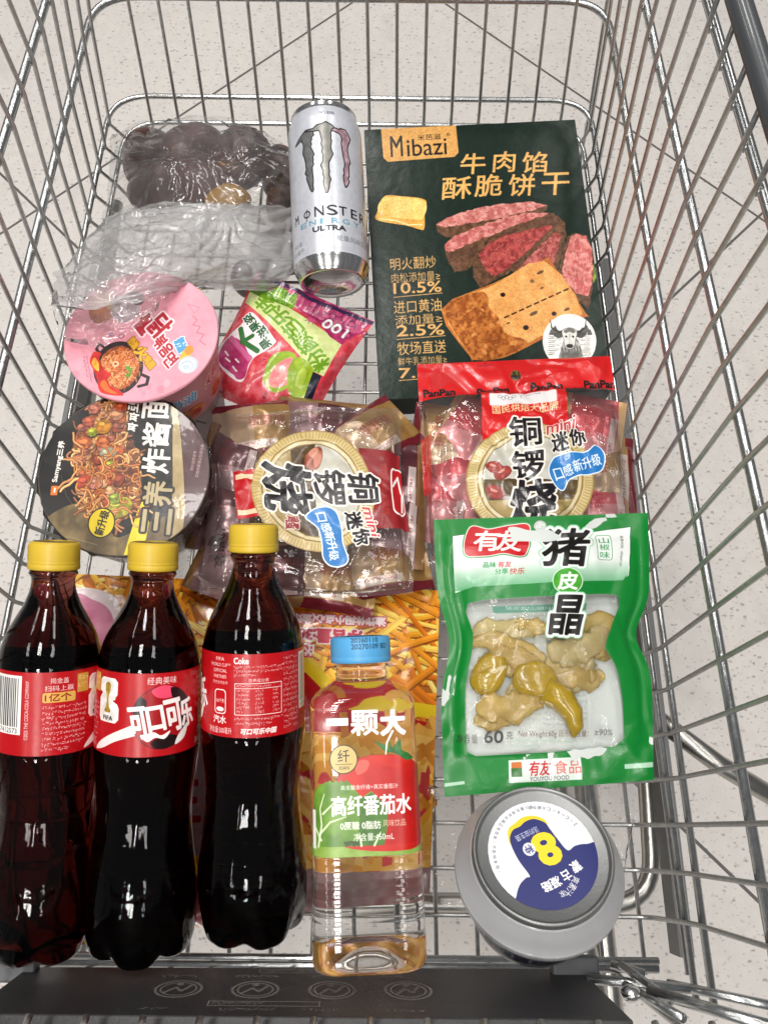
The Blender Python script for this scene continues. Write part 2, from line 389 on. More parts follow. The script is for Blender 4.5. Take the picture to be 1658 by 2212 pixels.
#        z     right front/rear   left front/rear   radius
RODS = [(.028, .1885, .199, -.2557, -.264, .0021), (.045, .194, .2035, -.2665, -.272, .0023), (.142, .184, .203, -.2506, -.268, .0028),
        (.226, .1726, .203, -.2320, -.264, .0027), (.297, .166, .209, -.2270, -.268, .0027)]
RIM = (.325, .163, .206, -.2245, -.268, .0058)
def xr(i, y):
    q = (RODS+[RIM])[i]; t = (YF-y)/(YF-YR); return q[1]+(q[2]-q[1])*t, q[3]+(q[4]-q[3])*t
for i, (z, a, b, c, d, r) in enumerate(RODS+[RIM]):
    yf = {0: .640, 1: .655, 2: .657, 3: .668, 4: .68, 5: .69}[i]
    r *= 1.08
    pts = arc_pts([(d, YR, z), (c, yf, z), (a, yf, z), (b, YR, z)], .038, 8)
    cpart(MB().tube(pts, r, 12), 'rim_rail' if i == 5 else 'side_rod', DARKTUBE if i == 5 else ROD)
WR = .00158
NW = 24
for k in range(NW):
    y = -.0535+.0292*k; Rr, Ll = [], []
    for i in range(6):
        rr = (RODS+[RIM])[i][5]; xa, xb = xr(i, y); z = (RODS+[RIM])[i][0]; off = rr+WR-.0006 if i < 5 else .002
        Rr.append(Vector((xa-off, y, z))); Ll.append(Vector((xb+off, y, z)))
    fr = Vector((Rr[0].x-.012, y, 0)); fl = Vector((Ll[0].x+.012, y, 0))
    pts = [Ll[5]]+Ll[4:0:-1]+[Ll[0]]+arc_pts([Ll[0], fl, fr, Rr[0]], .009, 4)[1:-1]+[Rr[0]]+Rr[1:]
    mb = MB().tube(pts, WR, 8)
    for i in range(5):
        rr = (RODS+[RIM])[i][5]*1.08
        for q, sx in ((Rr[i], 1), (Ll[i], -1)):
            mb.ball(q+Vector((sx*WR*1.1, 0, -.0006)), (.0016, .0021, .0024), 4)
    cpart(mb, 'basket_wire', WIRE)
for k in range(17):
    xt = -.222+.0254*k; xb = -.033+(xt+.033)*1.04; xtop = -.033+(xt+.033)*.965
    pts = [(xtop, .684, .325), (xt, .652, .142), (xb, .641, .045), (xb, .632, .020)]+[tuple(p) for p in arc_pts([(xb, .632, .02), (xb, .625, -.003), (xb, .600, -.003)], .012, 4)]+[(-.033+(xt+.033)*1.10, YR+.012, -.003)]
    cpart(MB().tube(pts, WR*.97, 8), 'front_wire', WIRE)
# tailgate: bottom rod, uprights, the folded seat flap and its hinges
gy, gz = -.082, .012
cpart(MB().tube([(-.245, gy, gz), (.182, gy, gz)], .0034, 12), 'gate_rod', ROD)
cpart(MB().tube([(-.25, gy+.006, gz+.018), (.178, gy+.006, gz+.016)], .0022, 10), 'gate_rod', ROD)
cpart(MB().tube([(-.27, -.0905, .166), (.17, -.0905, .166)], .0032, 12), 'gate_rod', ROD)
for k in range(16):
    x = -.245+.0268*k; cpart(MB().tube([(x, gy-.005, gz-.004), (x, gy-.009, .05), (x, -.0955, .16), (x, -.089, .172), (x, -.083, .166)], .0018, 8), 'gate_wire', WIRE)
flap = empty('seat_flap', CI @ Matrix.Identity(4)); flap.parent = cart; flap.matrix_parent_inverse = Matrix.Identity(4); flap.matrix_local = CI
P = [at(62, 2088, d=.472), at(1252, 2092, d=.472), at(1368, 2204, d=.392), at(-75, 2190, d=.392)]
nrm = (P[1]-P[0]).cross(P[3]-P[0]).normalized()
if nrm.y < 0: nrm = -nrm
def lerp4(u, v): return P[0]*(1-u)*(1-v)+P[1]*u*(1-v)+P[2]*u*v+P[3]*(1-u)*v
mb = MB(); q = [p-nrm*.0 for p in P]+[p-nrm*.006 for p in P]
mb.add(q, [(0, 1, 2, 3), (7, 6, 5, 4), (0, 4, 5, 1), (1, 5, 6, 2), (2, 6, 7, 3), (3, 7, 4, 0)])
fp = mb.build('flap_panel', PLASTIC, flap, False)
bv = fp.modifiers.new('edge', 'BEVEL'); bv.width = .0012; bv.segments = 3
A = Art([(0, 0), (1440, 0), (1440, 300), (0, 300)], 1440, 300)
for i in range(4):
    cx = 412+190*i; c = '#b9b4ac'
    A.oval(cx, 150, 60, 60, c, alpha=.4); A.oval(cx, 150, 53, 53, c, erase=True); A.oval(cx, 150, 46, 46, c, alpha=.35); A.oval(cx, 150, 41, 41, c, erase=True)
    A.line([(cx-30, 175), (cx-8, 140), (cx+10, 165), (cx+28, 125)], 7, c, .4); A.oval(cx-2, 118, 9, 9, c, alpha=.4)
    A.small(cx-62, 48, cx+62, 76, 1, c, seed=i, alpha=.45); A.small(cx-70, 268, cx+70, 294, 1, c, seed=i+9, alpha=.4)
for (x0, y0, x1, y1) in ((600, 5, 930, 36), (500, 226, 765, 258)):
    A.rect(x0, y0, x1, y1, '#b9b4ac', alpha=.5); A.rect(x0+4, y0+4, x1-4, y1-4, '#000000', erase=True); A.small(x0+8, y0+6, x1-8, y1-5, 1, '#b9b4ac', alpha=.5, seed=x0)
fm = printed('flap_print', A.image('flap_print'), rough=.45, clear=dict(haze=0., gloss=0., rough=.5, bump=0., tint=(1, 1, 1)))
vv = []; ff = []; uu = []
for j in range(2):
    for i in range(2): vv.append(lerp4(.02+.96*i, .04+.92*j)+nrm*.0004); uu.append((i, 1-j))
mesh('flap_print', vv, [(0, 1, 3, 2)], fm, fp, uv=uu, smooth=False)
for px in (30, 1240):
    c = at(px, 2092, d=.466); b_ = MB().box(c, (.028, .014, .010)).build('hinge_block', BLOCK, flap, False); m_ = b_.modifiers.new('edge', 'BEVEL'); m_.width = .002; m_.segments = 3
for a, b, r in ((at(1266, 2114, d=.455), at(1488, 2136, d=.45), .0028), (at(1340, 2084, d=.46), at(1450, 2163, d=.42), .0023), (at(1318, 2082, d=.468), at(1392, 2104, d=.462), .0026),
                (at(1270, 2124, d=.45), at(1372, 2230, d=.40), .0020), (at(1350, 2128, d=.445), at(1475, 2200, d=.40), .0024), (at(1400, 2140, d=.43), at(1690, 2225, d=.38), .0030),
                (at(1440, 2125, d=.46), at(1700, 2180, d=.43), .0026), (at(-60, 2112, d=.46), at(62, 2098, d=.468), .0042)):
    cpart(MB().tube([a, b], r, 12), 'gate_link', ROD)
bolt = at(1362, 2146, d=.425); cpart(MB().ball(bolt, (.0055, .0045, .0055), 10), 'bolt', pbr('bright_bolt', (.75, .75, .73), .2, metal=1.))
# chassis below the basket
def ctube(pts, r, name='chassis_tube', mat=TUBE, rad=.04): cpart(MB().tube(arc_pts(pts, rad, 8), r, 16), name, mat)
ctube([(-.29, .62, -.06), (-.272, -.05, -.055), (.205, -.05, -.055), (.222, .30, -.055)], .0068, rad=.035)
cpart(MB().box((.213, .22, -.03), (.010, .60, .022)), 'chassis_bar', pbr('grey_bar', (.15, .15, .15), .4, metal=.7), False)
cpart(MB().box((-.282, .22, -.03), (.010, .60, .022)), 'chassis_bar', MATS['grey_bar'], False)
ctube([(.150, .12, -.125), (.153, -.03, -.13), (.178, -.13, -.15), (.182, -.30, -.16)], .0125, rad=.03)
ctube([(.196, .06, -.2), (.200, -.06, -.2), (.21, -.3, -.21)], .011, rad=.02)
ctube([(-.22, .12, -.125), (-.223, -.03, -.13), (-.245, -.13, -.15), (-.25, -.30, -.16)], .0125, rad=.03)
cpart(MB().tube([(.212, .085, -.03), (.262, .050, -.04), (.34, .005, -.05)], .0075, 14), 'brace_tube', TUBE)
cpart(MB().tube([(-.28, .085, -.03), (-.33, .050, -.04), (-.41, .005, -.05)], .0075, 14), 'brace_tube', TUBE)
# ------------------------------------------------------------------ builders for the groceries
CAM = Vector((0, 0, HCAM))
def crop(x0, y0, s):
    """turn a measurement in an enlargement into picture units"""
    return lambda x, y: ((x0+x/s)*.73985, (y0+y/s)*.73985)
def frame(b, t, turn=0.):
    y = (t-b).normalized(); z = CAM-(b+t)/2; z = (z-y*z.dot(y)).normalized(); x = y.cross(z)
    M = Matrix(((x.x, y.x, z.x, b.x), (x.y, y.y, z.y, b.y), (x.z, y.z, z.z, b.z), (0, 0, 0, 1)))
    return M @ Matrix.Rotation(turn, 4, 'Y')
def upright(c, n):
    """frame with y along the lid's normal, x to the right, -z away from the handle"""
    y = Vector(n).normalized(); x = Vector((1, 0, 0)); x = (x-y*x.dot(y)).normalized(); z = x.cross(y)
    return Matrix(((x.x, y.x, z.x, c.x), (x.y, y.y, z.y, c.y), (x.z, y.z, z.z, c.z), (0, 0, 0, 1)))
def creases(U, V, seed, n, amp, wid=.02, span=(.08, .3)):
    g = random.Random(seed); out = np.zeros_like(U)
    for i in range(n):
        a = g.uniform(0, math.pi); cu, cv = g.random(), g.random(); ln = g.uniform(*span); w = wid*g.uniform(.5, 1.6)
        d = (U-cu)*math.sin(a)-(V-cv)*math.cos(a); t = (U-cu)*math.cos(a)+(V-cv)*math.sin(a)
        out += amp*g.uniform(-1, 1)*np.exp(-np.abs(d)/w)*np.exp(-(t/ln)**2)
    return out
def pack(name, C, front, back, parent, bulge=.015, n=48, m=56, seed=1, wr=.0012, nc=26, seal=(.06, .06, .0, .0), edge=None, thick=.006, pw=.55, dome=None, rip=0.):
    """a filled bag or pouch: two sheets joined at the rim, pinched flat along its seals (top,bottom,left,right)"""
    TL, TR, BR, BL = C; nrm = (TL-BL).cross(TR-TL); nrm = nrm if nrm.dot(CAM-TL) > 0 else -nrm; nrm.normalize()
    u = np.linspace(0, 1, n+1); v = np.linspace(0, 1, m+1); U, V = np.meshgrid(u, v); u2, v2 = U.copy(), V.copy()
    if edge: u2, v2 = edge(U, V)
    P = [np.array(p) for p in C]
    S = P[0]*((1-u2)*(1-v2))[..., None]+P[1]*(u2*(1-v2))[..., None]+P[2]*(u2*v2)[..., None]+P[3]*((1-u2)*v2)[..., None]
    vv = np.clip((V-seal[0])/(1-seal[0]-seal[1]), 0, 1); uu = np.clip((U-seal[2])/(1-seal[2]-seal[3]), 0, 1)
    prof = (np.clip(4*vv*(1-vv), 0, 1)**pw)*(np.clip(4*uu*(1-uu), 0, 1)**pw)
    if dome is not None: prof = prof*dome(U, V)
    cr = creases(U, V, seed, nc, wr)+(fbm(m+1, n+1, n/4, seed)-.5)*wr*2
    rim = np.clip(40*U*(1-U), 0, 1)*np.clip(40*V*(1-V), 0, 1)
    if rip: cr = cr+rip*np.sin(U*70+seed)*np.where((V < seal[0]) | (V > 1-seal[1]), 1, 0)
    N = np.array(nrm); A = S+N*(prof*bulge+cr*rim+.0006*rim)[..., None]; B = S-N*(prof*thick+.0006*rim)[..., None]
    c = np.mean(np.array(P), 0); inv = parent.matrix_world.inverted()
    L = lambda G: [inv @ Vector(p) for p in G.reshape(-1, 3)]
    q = lambda i, j: j*(n+1)+i
    fa = [(q(i, j), q(i, j+1), q(i+1, j+1), q(i+1, j)) for j in range(m) for i in range(n)]
    uv = np.stack([U, 1-V], -1).reshape(-1, 2)
    o = mesh(name+'_front', L(A), fa, front, parent, uv=uv)
    k = mesh(name+'_back', L(B), [f[::-1] for f in fa], back, parent, uv=uv)
    return o, k, (lambda a, b: Vector(A[min(m, max(0, int(round(b*m))))][min(n, max(0, int(round(a*n))))])), nrm
def center(C): return Matrix.Translation(sum(C, Vector())/4)
def blob(name, c, r, mat, seed, parent=None, amp=.18, M=None, n=14):
    """lumpy solid"""
    mb = MB(); mb.ball((0, 0, 0), 1, n); g = random.Random(seed); w = [(Vector((g.uniform(-1, 1), g.uniform(-1, 1), g.uniform(-1, 1)))*2.6, g.uniform(0, 6)) for _ in range(7)]
    for i, p in enumerate(mb.v):
        k = 1+amp*sum(math.sin(d.dot(p)+ph) for d, ph in w)/2.2; p = p*k; mb.v[i] = Vector((p.x*r[0], p.y*r[1], p.z*r[2]))
    if M is not None: mb.v = [M @ p for p in mb.v]
    o = mb.build(name, mat, parent); o.location = c; return o

# ---------------------------------------------------------------- biscuit box
K = crop(1060, 340, 2.303); Q = [(5, 85), (1425, 15), (1672, 1840), (110, 1905)]
A = Art(Q, 900, 1180, '#13241c')
GOLD = '#cf9a55'
A.poly([(118, 79), (620, 55), (638, 245), (610, 275), (165, 306), (135, 280)], GOLD)
INK = '#1a1510'
A.text('M', 222, 200, w=80, h=140, col=INK, bold=2, rot=-3); A.text('ibazi', 425, 205, w=265, h=118, col=INK, bold=1.5, rot=-3); A.text('米芭滋', 440, 138, w=160, h=40, col=INK, rot=-3); A.text('®', 568, 120, h=24, col=INK)
for s_, x, y, w_ in (('牛', 735, 322, 165), ('肉', 945, 308, 145), ('馅', 1150, 310, 165)): A.text(s_, x, y, w=w_, h=140, col='#e3ac62', bold=3.5, rot=-2, slant=.12)
for s_, x, y, w_ in (('酥', 625, 488, 195), ('脆', 838, 470, 180), ('饼', 1062, 466, 175), ('干', 1290, 455, 185)): A.text(s_, x, y, w=w_, h=148, col='#e3ac62', bold=3.5, rot=-3, slant=.12)
# butter
A.smooth([(140, 540), (250, 540), (412, 566), (410, 640), (408, 760), (370, 765), (290, 740), (95, 700), (95, 640)], '#e9b95c', tex=('#d99a3c', 60))
A.smooth([(150, 548), (405, 575), (400, 690), (330, 700), (110, 655)], '#f3d27f', tex=('#e8bd62', 70)); A.line([(110, 690), (220, 705), (300, 735), (390, 735)], 9, '#fbe9b8', .8); A.line([(120, 660), (125, 640)], 10, '#fdf3d5', .8)
# steak
A.poly([(1500, 1010), (1530, 960), (1550, 1000), (1575, 1060), (1550, 1120), (1520, 1100)], '#8ea33a', tex=('#56701f', 20))
def rough(pts, amp, seed, n=7):
    g_ = random.Random(seed); out = []
    for k in range(len(pts)):
        a, b = pts[k], pts[(k+1) % len(pts)]
        for q in range(n): t = q/n; out.append((a[0]+(b[0]-a[0])*t+g_.uniform(-amp, amp), a[1]+(b[1]-a[1])*t+g_.uniform(-amp, amp)))
    return out
def slice_(crust, face, c1, c2, seed, fib, cc='#75523c', cd='#4b3122'):
    A.smooth(rough(crust, 5, seed), cc, n=2, tex=(cd, 24, 1.7)); A.smooth(rough(face, 5, seed+1), c1, n=2, tex=(c2, 26, 2.6))
    P_ = np.array(face, float); g_ = random.Random(seed); ca, sa = math.cos(R(fib)), math.sin(R(fib)); lo, hi = P_.min(0), P_.max(0); got = 0
    def inside(x, y):
        r_ = False
        for k in range(len(P_)):
            (xa, ya), (xb, yb) = P_[k], P_[k-1]
            if (ya > y) != (yb > y) and x < xa+(y-ya)/(yb-ya)*(xb-xa): r_ = not r_
        return r_
    while got < 170:
        x, y = g_.uniform(lo[0], hi[0]), g_.uniform(lo[1], hi[1]); l = g_.uniform(10, 34); got += .34
        if inside(x, y) and inside(x+l*ca, y+l*sa): A.line([(x, y), (x+l*.5*ca+g_.uniform(-5, 5), y+l*.5*sa+g_.uniform(-5, 5)), (x+l*ca, y+l*sa)], g_.uniform(2.2, 5), g_.choice(['#f3cdc2', '#8f3a38', '#ecb5aa', '#7a2a2b', '#d98a80', '#a34a48']), .55, taper=(.4, 1, .4)); got += 1
slice_([(486, 735), (560, 690), (720, 640), (900, 600), (1120, 578), (1238, 602), (1225, 640), (1000, 700), (800, 760), (640, 800), (560, 828), (500, 790)], [(488, 735), (570, 685), (720, 636), (900, 600), (1130, 578), (1236, 604), (1120, 640), (940, 690), (800, 712), (640, 740), (540, 752)], '#d99a90', '#b9645e', 11, -14)
slice_([(535, 880), (600, 815), (760, 755), (900, 700), (1060, 655), (1270, 650), (1330, 700), (1180, 760), (900, 830), (820, 860), (760, 960), (700, 1040), (610, 1058), (575, 1000)], [(540, 875), (610, 812), (770, 750), (920, 695), (1080, 655), (1250, 655), (1150, 700), (1000, 745), (900, 795), (800, 830), (700, 870), (590, 920), (552, 915)], '#d98f86', '#ad5652', 23, -24)
slice_([(735, 960), (800, 880), (900, 800), (1040, 740), (1160, 690), (1300, 670), (1360, 730), (1290, 800), (1180, 900), (1080, 1000), (960, 1070), (860, 1120), (780, 1158), (730, 1080)], [(770, 940), (830, 870), (930, 815), (1080, 780), (1240, 735), (1270, 745), (1180, 840), (1060, 950), (960, 1040), (880, 1085), (830, 1055), (790, 990)], '#b8524c', '#86302f', 37, -40)
slice_([(1000, 1055), (1080, 960), (1180, 850), (1260, 770), (1350, 710), (1362, 790), (1340, 900), (1310, 1020), (1290, 1060), (1180, 1110), (1060, 1100)], [(1030, 1045), (1120, 945), (1210, 850), (1280, 790), (1325, 790), (1310, 880), (1270, 1000), (1200, 1070), (1100, 1070)], '#c06a62', '#8a3836', 41, -48)
slice_([(1300, 1060), (1335, 920), (1370, 810), (1420, 785), (1500, 800), (1540, 880), (1548, 1010), (1535, 1180), (1515, 1295), (1430, 1240), (1340, 1130)], [(1330, 1040), (1360, 910), (1395, 810), (1430, 790), (1495, 805), (1535, 890), (1542, 1010), (1530, 1150), (1510, 1215), (1430, 1190), (1350, 1110)], '#df938a', '#bb5c58', 53, -75)
g = random.Random(4)
# biscuit
bc = [(520, 1305), (870, 1130), (1220, 965), (1260, 985), (1495, 1325), (1490, 1350), (1200, 1500), (940, 1625), (735, 1640), (715, 1620)]
A.smooth(bc, '#a85f26', n=3, tex=('#c57a38', 40)); A.smooth([(545, 1303), (870, 1145), (1215, 980), (1470, 1330), (1190, 1480), (930, 1610), (745, 1622)], '#e6ac66', n=3, tex=('#d6924e', 60))
A.smooth([(545, 1303), (760, 1190), (830, 1215), (840, 1290), (905, 1360), (930, 1440), (990, 1480), (1070, 1500), (1090, 1540), (930, 1615), (745, 1622)], '#bb7132', tex=('#8a4618', 26, 3.2))
for i in range(70):
    x, y = g.uniform(620, 1030), g.uniform(1230, 1590)
    if y > 1300-(x-550)*.48+10 and x < 820+(y-1220)*.72 and y > 1300+(x-560)*-.5 and x > 560+(y-1300)*.58: A.oval(x, y, g.uniform(10, 26), g.uniform(7, 16), g.choice(['#cf8a44', '#8f4a1c', '#d8975a', '#a85a25', '#7a3c14']), g.uniform(0, 180), alpha=.7)
for i in range(9): A.line([(945+50*i, 1360-23*i), (972+50*i, 1347-23*i)], 10, '#2a1608')
for x, y, r_ in ((933, 1207, 17), (1088, 1425, 19), (1130, 1115, 15), (1278, 1330, 17)): A.oval(x, y, r_, r_*.85, '#24130a' if r_ != 15 else '#7a5a3a')
for x, y, r_ in ((1185, 1055, 26), (1140, 1330, 30), (1365, 1300, 22), (1195, 1160, 14), (970, 1395, 14)): A.oval(x, y, r_, r_*.4, '#4a3524', -25, alpha=.8)
# bull medallion
A.oval(1383, 1512, 182, 182, '#e9e7df'); A.oval(1383, 1512, 160, 160, '#f4f2ec'); 
for i in range(16): A.line([(1240, 1470+i*9+(i % 3)*4), (1240+20+g.uniform(10, 70), 1468+i*9)], 4, '#50504c', .6); A.line([(1525, 1470+i*9), (1525-20-g.uniform(10, 70), 1472+i*9)], 4, '#50504c', .6)
for x, y, r_ in ((1262, 1462, 20), (1285, 1448, 26), (1308, 1466, 18), (1470, 1452, 22), (1496, 1440, 26), (1520, 1460, 20)): A.smooth([(x, y-r_*1.5), (x+r_*.8, y), (x+r_*.6, y+r_*.5), (x-r_*.6, y+r_*.5), (x-r_*.8, y)], '#5a5a56')
A.smooth([(1325, 1560), (1350, 1500), (1390, 1490), (1440, 1505), (1465, 1570), (1470, 1672), (1318, 1672)], '#b9b7b0', tex=('#7d7b75', 16, 3))
for i in range(26): A.line([(1332+5*i, 1545+(i % 4)*12), (1328+5.4*i, 1655)], 3.5, '#3f3e3b', .7)
A.line([(1252, 1368), (1262, 1425), (1310, 1452), (1352, 1446)], 17, '#33322f', taper=(.15, .6, .9, 1)); A.line([(1496, 1362), (1490, 1420), (1450, 1450), (1410, 1446)], 17, '#33322f', taper=(.15, .6, .9, 1))
A.smooth([(1270, 1462), (1335, 1458), (1340, 1482), (1300, 1492)], '#4b4a46'); A.smooth([(1500, 1455), (1432, 1456), (1428, 1480), (1470, 1490)], '#4b4a46')
A.smooth([(1334, 1445), (1383, 1424), (1432, 1445), (1424, 1500), (1412, 1552), (1384, 1566), (1356, 1552), (1344, 1500)], '#d9d7d0', outline=((4, '#3b3a37'),))
A.smooth([(1345, 1442), (1383, 1424), (1422, 1442), (1410, 1460), (1383, 1450), (1355, 1460)], '#6f6d68')
for x in (1360, 1407): A.oval(x, 1482, 8, 7, '#1d1d1c')
A.line([(1383, 1470), (1383, 1525)], 5, '#8f8d87', .7); A.oval(1384, 1545, 24, 14, '#2b2a28')
A.oval(1383, 1512, 182, 182, '#f1efe8', erase=False, alpha=0)
# left column
T = '#d3a262'
A.text('明火翻炒', 333, 992, w=305, h=82, col=T, bold=1.5, rot=-3); A.text('肉松添加量≥', 350, 1085, w=325, h=66, col=T, bold=.8, rot=-3); A.text('10.5%', 362, 1155, w=318, h=72, col=T, bold=3, rot=-2); A.line([(205, 1220), (526, 1194)], 5, T)
A.text('进口黄油', 363, 1280, w=318, h=86, col=T, bold=1.5, rot=-3); A.text('添加量≥', 370, 1368, w=315, h=66, col=T, bold=.8, rot=-3); A.text('2.5%', 382, 1440, w=315, h=72, col=T, bold=3, rot=-2); A.line([(222, 1502), (548, 1478)], 5, T)
A.text('牧场直送', 390, 1556, w=325, h=86, col=T, bold=1.5, rot=-3); A.text('鲜牛乳添加量≥', 395, 1642, w=325, h=54, col=T, bold=.8, rot=-3); A.text('7.5%', 395, 1722, w=310, h=66, col=T, bold=3, rot=-2); A.line([(240, 1776), (560, 1750)], 5, T)
A.shade(.05, 30); A.shade(.16, 9, 8)
C = [at(*K(*Q[0]), d=.723), at(*K(*Q[1]), d=.723), at(*K(*Q[2]), d=.655), at(*K(*Q[3]), d=.653)]
nb = (C[0]-C[3]).cross(C[1]-C[0]).normalized(); nb = nb if nb.dot(CAM-C[0]) > 0 else -nb
bx = empty('biscuit_box', center(C), 'dark green cardboard biscuit box showing beef slices and a cracker, leaning on the trolley front', 'box')
inv = bx.matrix_world.inverted()
v = [inv @ (p-nb*.0004) for p in C]+[inv @ (p-nb*.034) for p in C]
o = mesh('carton', v, [(0, 3, 2, 1), (4, 5, 6, 7), (0, 1, 5, 4), (1, 2, 6, 5), (2, 3, 7, 6), (3, 0, 4, 7)], pbr('box_card', (.010, .018, .014), .4, bump=.1, bscale=300, spec=.2), bx, smooth=False)
bm_ = o.modifiers.new('edge', 'BEVEL'); bm_.width = .0007; bm_.segments = 2
n_ = 20; vv = []; uu = []; ff = []
for j in range(n_+1):
    for i in range(n_+1):
        a, b = .002+.996*i/n_, .002+.996*j/n_; p = C[0]*(1-a)*(1-b)+C[1]*a*(1-b)+C[2]*a*b+C[3]*(1-a)*b
        vv.append(inv @ (p+nb*(.0002+.0022*math.sin(math.pi*a)*math.sin(math.pi*b)))); uu.append((a, 1-b))
# perspective-true print coordinates on the panel
hh = homog([(0, 0), (1, 0), (1, 1), (0, 1)], [(0, 0), (1, 0), (1, 1), (0, 1)])
ff = [(j*(n_+1)+i, (j+1)*(n_+1)+i, (j+1)*(n_+1)+i+1, j*(n_+1)+i+1) for j in range(n_) for i in range(n_)]
mesh('front_panel', vv, ff, printed('box_print', A.image('box_print'), rough=.24, spec=.18, bump=.12, bscale=90), bx, uv=uu)

# ---------------------------------------------------------------- energy drink can
b0, t0 = at(718, 614, d=.626), at(699, 262, d=.650); L0 = (t0-b0).length; r0 = .0300
can = empty('drink_can', frame(b0, t0), 'silver white slim energy drink can with three claw marks, lying beside the dark green box', 'drink can')
alu = pbr('can_aluminium', (.72, .72, .72), .16, metal=1., bump=.08, bscale=60)
HW = 400.
def CX(x, y): return .93*HW*math.asin(max(-.98, min(.98, (x-(452+(y-300)*.045))/HW)))
A = Art([(-HW*math.pi, 20), (HW*math.pi, 20), (HW*math.pi, 1800), (-HW*math.pi, 1800)], 1800, 1060, '#c9ccd4')
g = random.Random(5)
for i in range(60):                                   # pale scrollwork in the background
    x, y = g.uniform(-1200, 1200), g.uniform(200, 1750); a = g.uniform(0, 6.3); R_ = g.uniform(20, 90); tw = g.uniform(-2.5, 2.5)
    A.line([(x+R_*k/12*math.cos(a+tw*k/12), y+R_*1.3*k/12*math.sin(a+tw*k/12)) for k in range(13)], g.uniform(4, 11), g.choice(['#aeb2bc', '#a3a8b4', '#b7bac2']), .55, taper=(.2, 1, .3))
claw = [[(135, 437), (165, 395), (215, 345), (245, 322), (330, 330), (322, 380), (330, 395), (300, 410), (308, 440), (292, 470), (305, 500), (290, 530), (318, 590), (333, 630), (318, 660), (325, 690), (320, 720), (328, 745), (312, 780), (315, 830), (322, 900), (325, 950), (320, 1000), (328, 1050), (318, 1065), (300, 1030), (280, 960), (262, 900), (265, 860), (245, 830), (258, 790), (250, 700), (238, 640), (218, 580), (225, 500), (218, 450), (205, 430), (212, 408), (175, 415)],
        [(245, 322), (330, 325), (370, 290), (430, 275), (470, 255), (540, 295), (570, 330), (525, 360), (518, 390), (525, 420), (518, 455), (532, 480), (520, 540), (525, 590), (545, 640), (528, 680), (500, 740), (498, 800), (505, 850), (500, 900), (520, 950), (505, 990), (500, 1050), (485, 1100), (470, 1100), (468, 1060), (450, 1000), (448, 960), (460, 930), (442, 880), (445, 840), (420, 775), (440, 740), (445, 660), (432, 610), (440, 570), (425, 520), (432, 470), (420, 420), (410, 370), (395, 345), (335, 345)],
        [(540, 345), (570, 325), (625, 335), (635, 318), (690, 320), (722, 370), (738, 400), (725, 450), (708, 500), (705, 560), (715, 620), (735, 700), (720, 740), (720, 800), (722, 870), (705, 900), (722, 940), (700, 1000), (688, 1015), (675, 960), (668, 890), (680, 860), (672, 820), (685, 760), (680, 700), (668, 650), (660, 590), (648, 500), (655, 440), (645, 400), (625, 375), (575, 358)]]
for cl, c1, c2 in zip(claw, ('#5f6062', '#75746f', '#d2b0ba'), ('#8b8c8c', '#a3a29b', '#b48f9c')):
    A.poly([(CX(x, y), y) for x, y in cl], c1, tex=(hexc(c2)*.85, 50), outline=((13, '#1e1c20'),))
for s_, x, y, w_, h_ in (('M', 152, 1382, 58, 105), ('O', 258, 1322, 74, 84), ('N', 392, 1275, 92, 118), ('S', 535, 1285, 105, 120), ('T', 655, 1290, 78, 104), ('E', 775, 1322, 74, 108), ('R', 858, 1378, 78, 118)):
    A.text(s_, CX(x, y), 1315+((x-500)/400)**2*15, w=w_*1.1, h=h_, col='#1d1b22', bold=2.5)
A.line([(CX(258, 1322)+4, 1265), (CX(258, 1322)-6, 1400)], 9, '#1d1b22')
for s_, x in zip('ENERGY', (222, 322, 447, 572, 690, 798)): A.text(s_, CX(x, 1440), 1438, w=78, h=58, col='#6f9fb4', bold=3)
A.text('ULTRA', CX(505, 1520), 1522, w=350, h=56, col='#191820', bold=4)
A.text('净含量:', CX(165, 1690), 1630, w=170, h=58, col='#6c6f78'); A.text('330毫升', CX(165, 1740), 1712, w=215, h=60, col='#6c6f78'); A.text('能量风味饮料', CX(790, 1690), 1640, w=420, h=66, col='#6c6f78')
A.rect(CX(868, 1600)-20, 1490, CX(868, 1600)+120, 1600, '#8b8f98', r=8); A.rect(CX(868, 1600)-14, 1496, CX(868, 1600)+114, 1594, '#c6c9d1', r=6); A.text('0', CX(868, 1600)+40, 1545, h=70, col='#5a5d66')
A.text('无糖', 30, 130, w=180, h=48, col='#55586a'); A.shade(.05, 40)
v, f, u = lathe([(r0, .0125), (r0, L0-.017), (r0*.99, L0-.014), (r0*.918, L0-.0055)], 72)
mesh('printed_wall', v, f, printed('can_print', A.image('can_print'), rough=.30, metal=.30, spec=.5), can, uv=u)
pr = [(r0*.60, .0085), (r0*.74, .004), (r0*.82, .0), (r0*.86, .0012), (r0*.90, .005), (r0*.985, .0105), (r0, .0125)]
v, f, u = lathe([(.0005, .0115), (r0*.3, .0112), (r0*.5, .0098)]+pr, 64); mesh('can_base', v, f, alu, can)
v, f, u = lathe([(r0*.918, L0-.0055), (r0*.91, L0-.0045), (r0*.885, L0-.002), (r0*.90, L0-.0005), (r0*.89, L0), (r0*.86, L0-.0005), (r0*.84, L0-.004), (r0*.8, L0-.0045), (.0005, L0-.0045)], 64); lid = mesh('can_lid', v, f, alu, can)
MB().box((0, L0-.0035, .006), (.016, .001, .02)).build('pull_tab', alu, lid)

